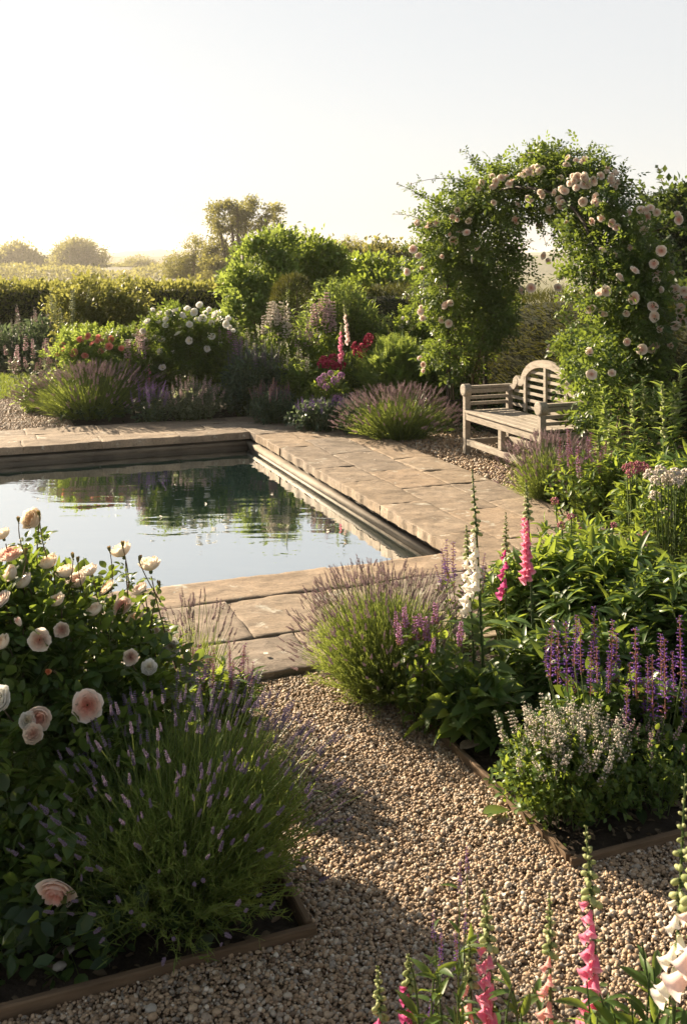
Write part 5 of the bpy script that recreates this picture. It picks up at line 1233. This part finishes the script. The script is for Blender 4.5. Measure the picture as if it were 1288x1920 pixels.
# ================================================================== LEFT FRONT BED
def front_rose():
    base = gp(95, 3.35); b = base
    root = thing('rose_bush', 'large blush rose bush at the left front by the pool', 'rose bush', base, 0, 'rose bushes')
    lobes = [pxl(90, 1230, 3.55, 150, 130, .34), pxl(210, 1290, 3.5, 125, 120, .30), pxl(40, 1400, 3.3, 150, 170, .34), pxl(180, 1420, 3.25, 110, 120, .28), pxl(60, 1560, 3.2, 150, 130, .3), pxl(250, 1370, 3.45, 80, 90, .22), pxl(-60, 1250, 3.5, 130, 170, .3), pxl(20, 1150, 3.6, 90, 80, .26), pxl(40, 1690, 3.05, 140, 120, .26), pxl(170, 1560, 3.05, 80, 120, .2), pxl(130, 1700, 2.95, 90, 90, .2), (-1.65, 3.65, .5, .42, .4, .42)]  # last lobe added past the left edge of view to shade the lavender
    L = np.array(lobes); L[:, :3] -= b
    m = MB(); n = 3300; p, d = lobe_points(L, n, .55); d = nrm(d + rs.randn(n, 3) * .5)
    m.scatter(ROSELEAF, p, frames(d + np.array((0, 0, .1)), np.array((0, 0, 1.)) + rs.randn(n, 3) * .45 + d * .5), .115 * rs.uniform(.6, 1.25, n))
    S = MB()
    tops = [(68,978,'rose_cream','cup',.048),(232,1043,'rose_cream','cup',.047),(283,1070,'rose_cream','cup',.047),(52,1097,'rose_blush','cup',.038),(20,1045,'rose_blush','open',.045),(148,1096,'rose_pale','cup',.042),(128,1082,'rose_cream','cup',.042),(232,1140,'rose_blush','open',.036),(112,1132,'rose_cream','cup',.032),(75,1200,'rose_pale','open',.034),(40,1173,'rose_blush','bud',.032),(322,1210,'rose_white','cup',.040),(280,1256,'rose_white','cup',.032),(165,1322,'rose_blush','open',.046),(0,1318,'rose_white','cup',.054),(76,1340,'rose_blush','cup',.044),(64,1378,'rose_pale','cup',.036),(50,1352,'rose_white','cup',.030),(110,1662,'rose_blush','open',.054),(96,1258,'rose_orange','bud',.026),(5,1130,'rose_pale','open',.038),(255,1165,'rose_cream','open',.034),(300,1182,'rose_pale','bud',.03),(98,1062,'rose_cream','cup',.04),(172,1078,'rose_pale','cup',.036),(30,1078,'rose_pale','cup',.036),(204,1106,'rose_cream','open',.034),(180,1152,'rose_cream','cup',.034),(268,1112,'rose_pale','cup',.034),(8,1010,'rose_cream','cup',.036),(118,1180,'rose_pale','cup',.03),(12,1210,'rose_cream','cup',.034),(245,1232,'rose_pale','cup',.03)]
    for i, (u, v, mt, kd, sz) in enumerate(tops):
        d = ray_lobes(u, v, lobes, 3.6) - .05; p = at(u, v, d) - b
        up = v < 1150
        nd = nrm((np.array((-.35, -.45, .85)) if up else np.array((.05, -.85, .45))) + rs.randn(3) * .25)
        if v > 1600: nd = nrm(np.array((-.1, -.75, -.35)))
        if mt == 'rose_cream': nd = nrm(np.array((-.35, -.15, .9)) + rs.randn(3) * .2)
        place('blossom', rose(mt, kd, True), root, p, zframes(nd[None])[0], sz)
        q = p - nd * .02; f0 = q + np.array((rs.uniform(-.10, .10), rs.uniform(0, .12), -.34)) if up else q + np.array((rs.uniform(-.08, .08), .22, -.18))
        P = (f0[None], ((f0 + q) / 2 + rs.randn(3) * .02)[None], q[None]); tubes(S, *P, .0036, .0022, 6, 5); leaves_on(m, *P, 7, ROSELEAF, .09, .0, .85, .9)
    for (u, v) in [(36,980),(50,1040),(75,968),(138,1048),(207,1035),(231,1026),(262,1053),(147,1055),(96,1090),(300,1100),(135,1180),(215,1180),(28,1245)]:
        p = at(u, v, 3.5) - b; nd = nrm(np.array((rs.uniform(-.3, .3), 0, 1.0)))
        place('bud', rose('rose_bud', 'bud', True), root, p, zframes(nd[None])[0], .019)
        f0 = p + np.array((rs.uniform(-.07, .07), .05, -.16)); Q = (f0[None], ((f0 + p) / 2 + rs.randn(3) * .02)[None], p[None]); tubes(S, *Q, .0026, .0016, 5, 5); leaves_on(m, *Q, 3, ROSELEAF, .07, .0, .6, .9)
    for i in range(34):
        k = i % len(L); e = L[k, :3] + rdir(1)[0] * L[k, 3:6] * .8; f0 = np.array((rs.randn() * .10, rs.randn() * .10, 0)); tubes(S, f0[None], ((f0 + e) * .5 + np.array((0, 0, .12)))[None], e[None], .008, .003, 7, 5)
    S.build('cane', M['cane'], root); m.build('foliage', M['rose_leaf'], root)
front_rose()
lavender('shaded lavender mound beside the path at the left front', G(.64, 3.04), .44, .47, .60, 2300, 420, .036, 100, 18, 'lav_flower_dark', .0028, (.09, -.03), nl=.042)
lavender('thin mauve lavender tuft behind the left front rose', gp(365, 4.35), .20, .16, .46, 180, 110, .038, 0, 10, 'lav_flower', .0024, nl=.03)
spire_clump('mauve salvia spikes between left lavender and near paving', gp(405, 3.95), .36, .22, 22, SALV, [M['mauve'], M['calyx']], .15, LANCE, .09, 'green_leaf', 'salvia', 'salvia', 12, None, .003, 40, .45, .16, 180)
# pale flints on the soil at the left front
def flints():
    n = 16
    for i in range(n):
        p = G(rs.uniform(-.6, .5), rs.uniform(2.5, 2.95), .01); m = MB(); ball(m, (0, 0, 0), (1, 1, 1), 7, 5); v = m.v[0]; o = rs.rand(3) * 20
        for k in range(len(v)): v[k] = v[k] * (1 + .35 * mnoise.noise(Vector(v[k] * 1.2 + o)))
        v *= np.array((rs.uniform(.012, .026), rs.uniform(.010, .018), rs.uniform(.006, .012)))
        ob = m.build('pale_stone', M['whitestone']); ob.location = tuple(p); ob.rotation_euler = (0, 0, rs.rand() * 6)
        tag(ob, 'small pale flint lying on the gravel and soil at lower left', 'stone', 'pale flints at the left bed corner')
flints()

# ================================================================== FOXGLOVES IN THE FOREGROUND
def fg(label, u, vtop, d, mat, nb, size, t0, t1, lean=0.0, leaves=5, **k):
    top = at(u, vtop, d); base = np.array((top[0] + lean, d - .02, 0.0))
    foxglove(label, base, top, mat, nb, size, t0, t1, leaves, stem_r=.0055, leaf_len=.14, leaf_z=.45, **k)
fg('pink foxglove rising highest among the foreground pink ones', 1098, 1548, 2.15, 'fox_pink', 19, .040, .42, .76, .05)
fg('pink foxglove left of the tallest foreground one', 908, 1668, 2.2, 'fox_pink', 17, .037, .40, .76, .04)
fg('peach foxglove between the two bright pink foreground ones', 1030, 1675, 2.15, 'fox_peach', 13, .032, .36, .76, .0)
fg('magenta foxglove at the bottom edge of the gravel', 765, 1790, 2.25, 'fox_magenta', 14, .034, .40, .80, .02)
fg('leftmost short magenta foxglove at the bottom edge', 708, 1812, 2.25, 'fox_magenta', 11, .034, .40, .68, .02)
fg('short budding green foxglove beside the magenta ones', 818, 1840, 2.2, 'fox_magenta', 3, .024, .30, .45, .0)
fg('thin salmon foxglove left of the pink foreground one', 880, 1765, 2.2, 'fox_peach', 10, .032, .46, .78, .01)
fg('tall green stemmed foxglove with cream bells at right edge', 1285, 1450, 1.95, 'fox_white', 9, .036, .54, .72, -.055, 6)
fg('blush foxglove with the largest open bells at right edge', 1300, 1540, 1.85, 'fox_blush', 4, .050, .68, .80, .0, 4)
stemplant('leafy_mound', 'light green foxglove leaves at the bottom right corner', 'leafy plant', gp(1175, 2.0), .20, .12, .45, 26, LANCE, .085, 9, 'green_leaf', group=GR, extra=40, base_f=.8, zmin=.6)
stemplant('leafy_mound', 'low leaves at the bottom edge under the peach foxglove', 'leafy plant', gp(920, 2.15), .22, .10, .34, 20, LANCE, .07, 8, 'green_leaf', group=GR, extra=0, base_f=.9, zmin=.7)
spire_clump('small violet salvia among the foreground foxgloves', gp(850, 2.2), .46, .11, 8, SALV, [M['violet'], M['calyx']], .08, LANCE, .07, 'green_leaf', 'salvia', 'salvia', 8, None, .002, 8, .7, .06)

# ================================================================== HAZE
def haze():
    m, N, L, out = new_mat('haze')
    v = N.new('ShaderNodeVolumePrincipled'); v.inputs['Color'].default_value = (1.0, .95, .88, 1); v.inputs['Density'].default_value = .0003; v.inputs['Anisotropy'].default_value = .35
    L.new(v.outputs[0], out.inputs['Volume'])
    o = MB(); box(o, (-2600, -60, -14), (2600, 2600, 22)); ob = o.build('haze', m, None, False); tag(ob, kind='stuff')
haze()
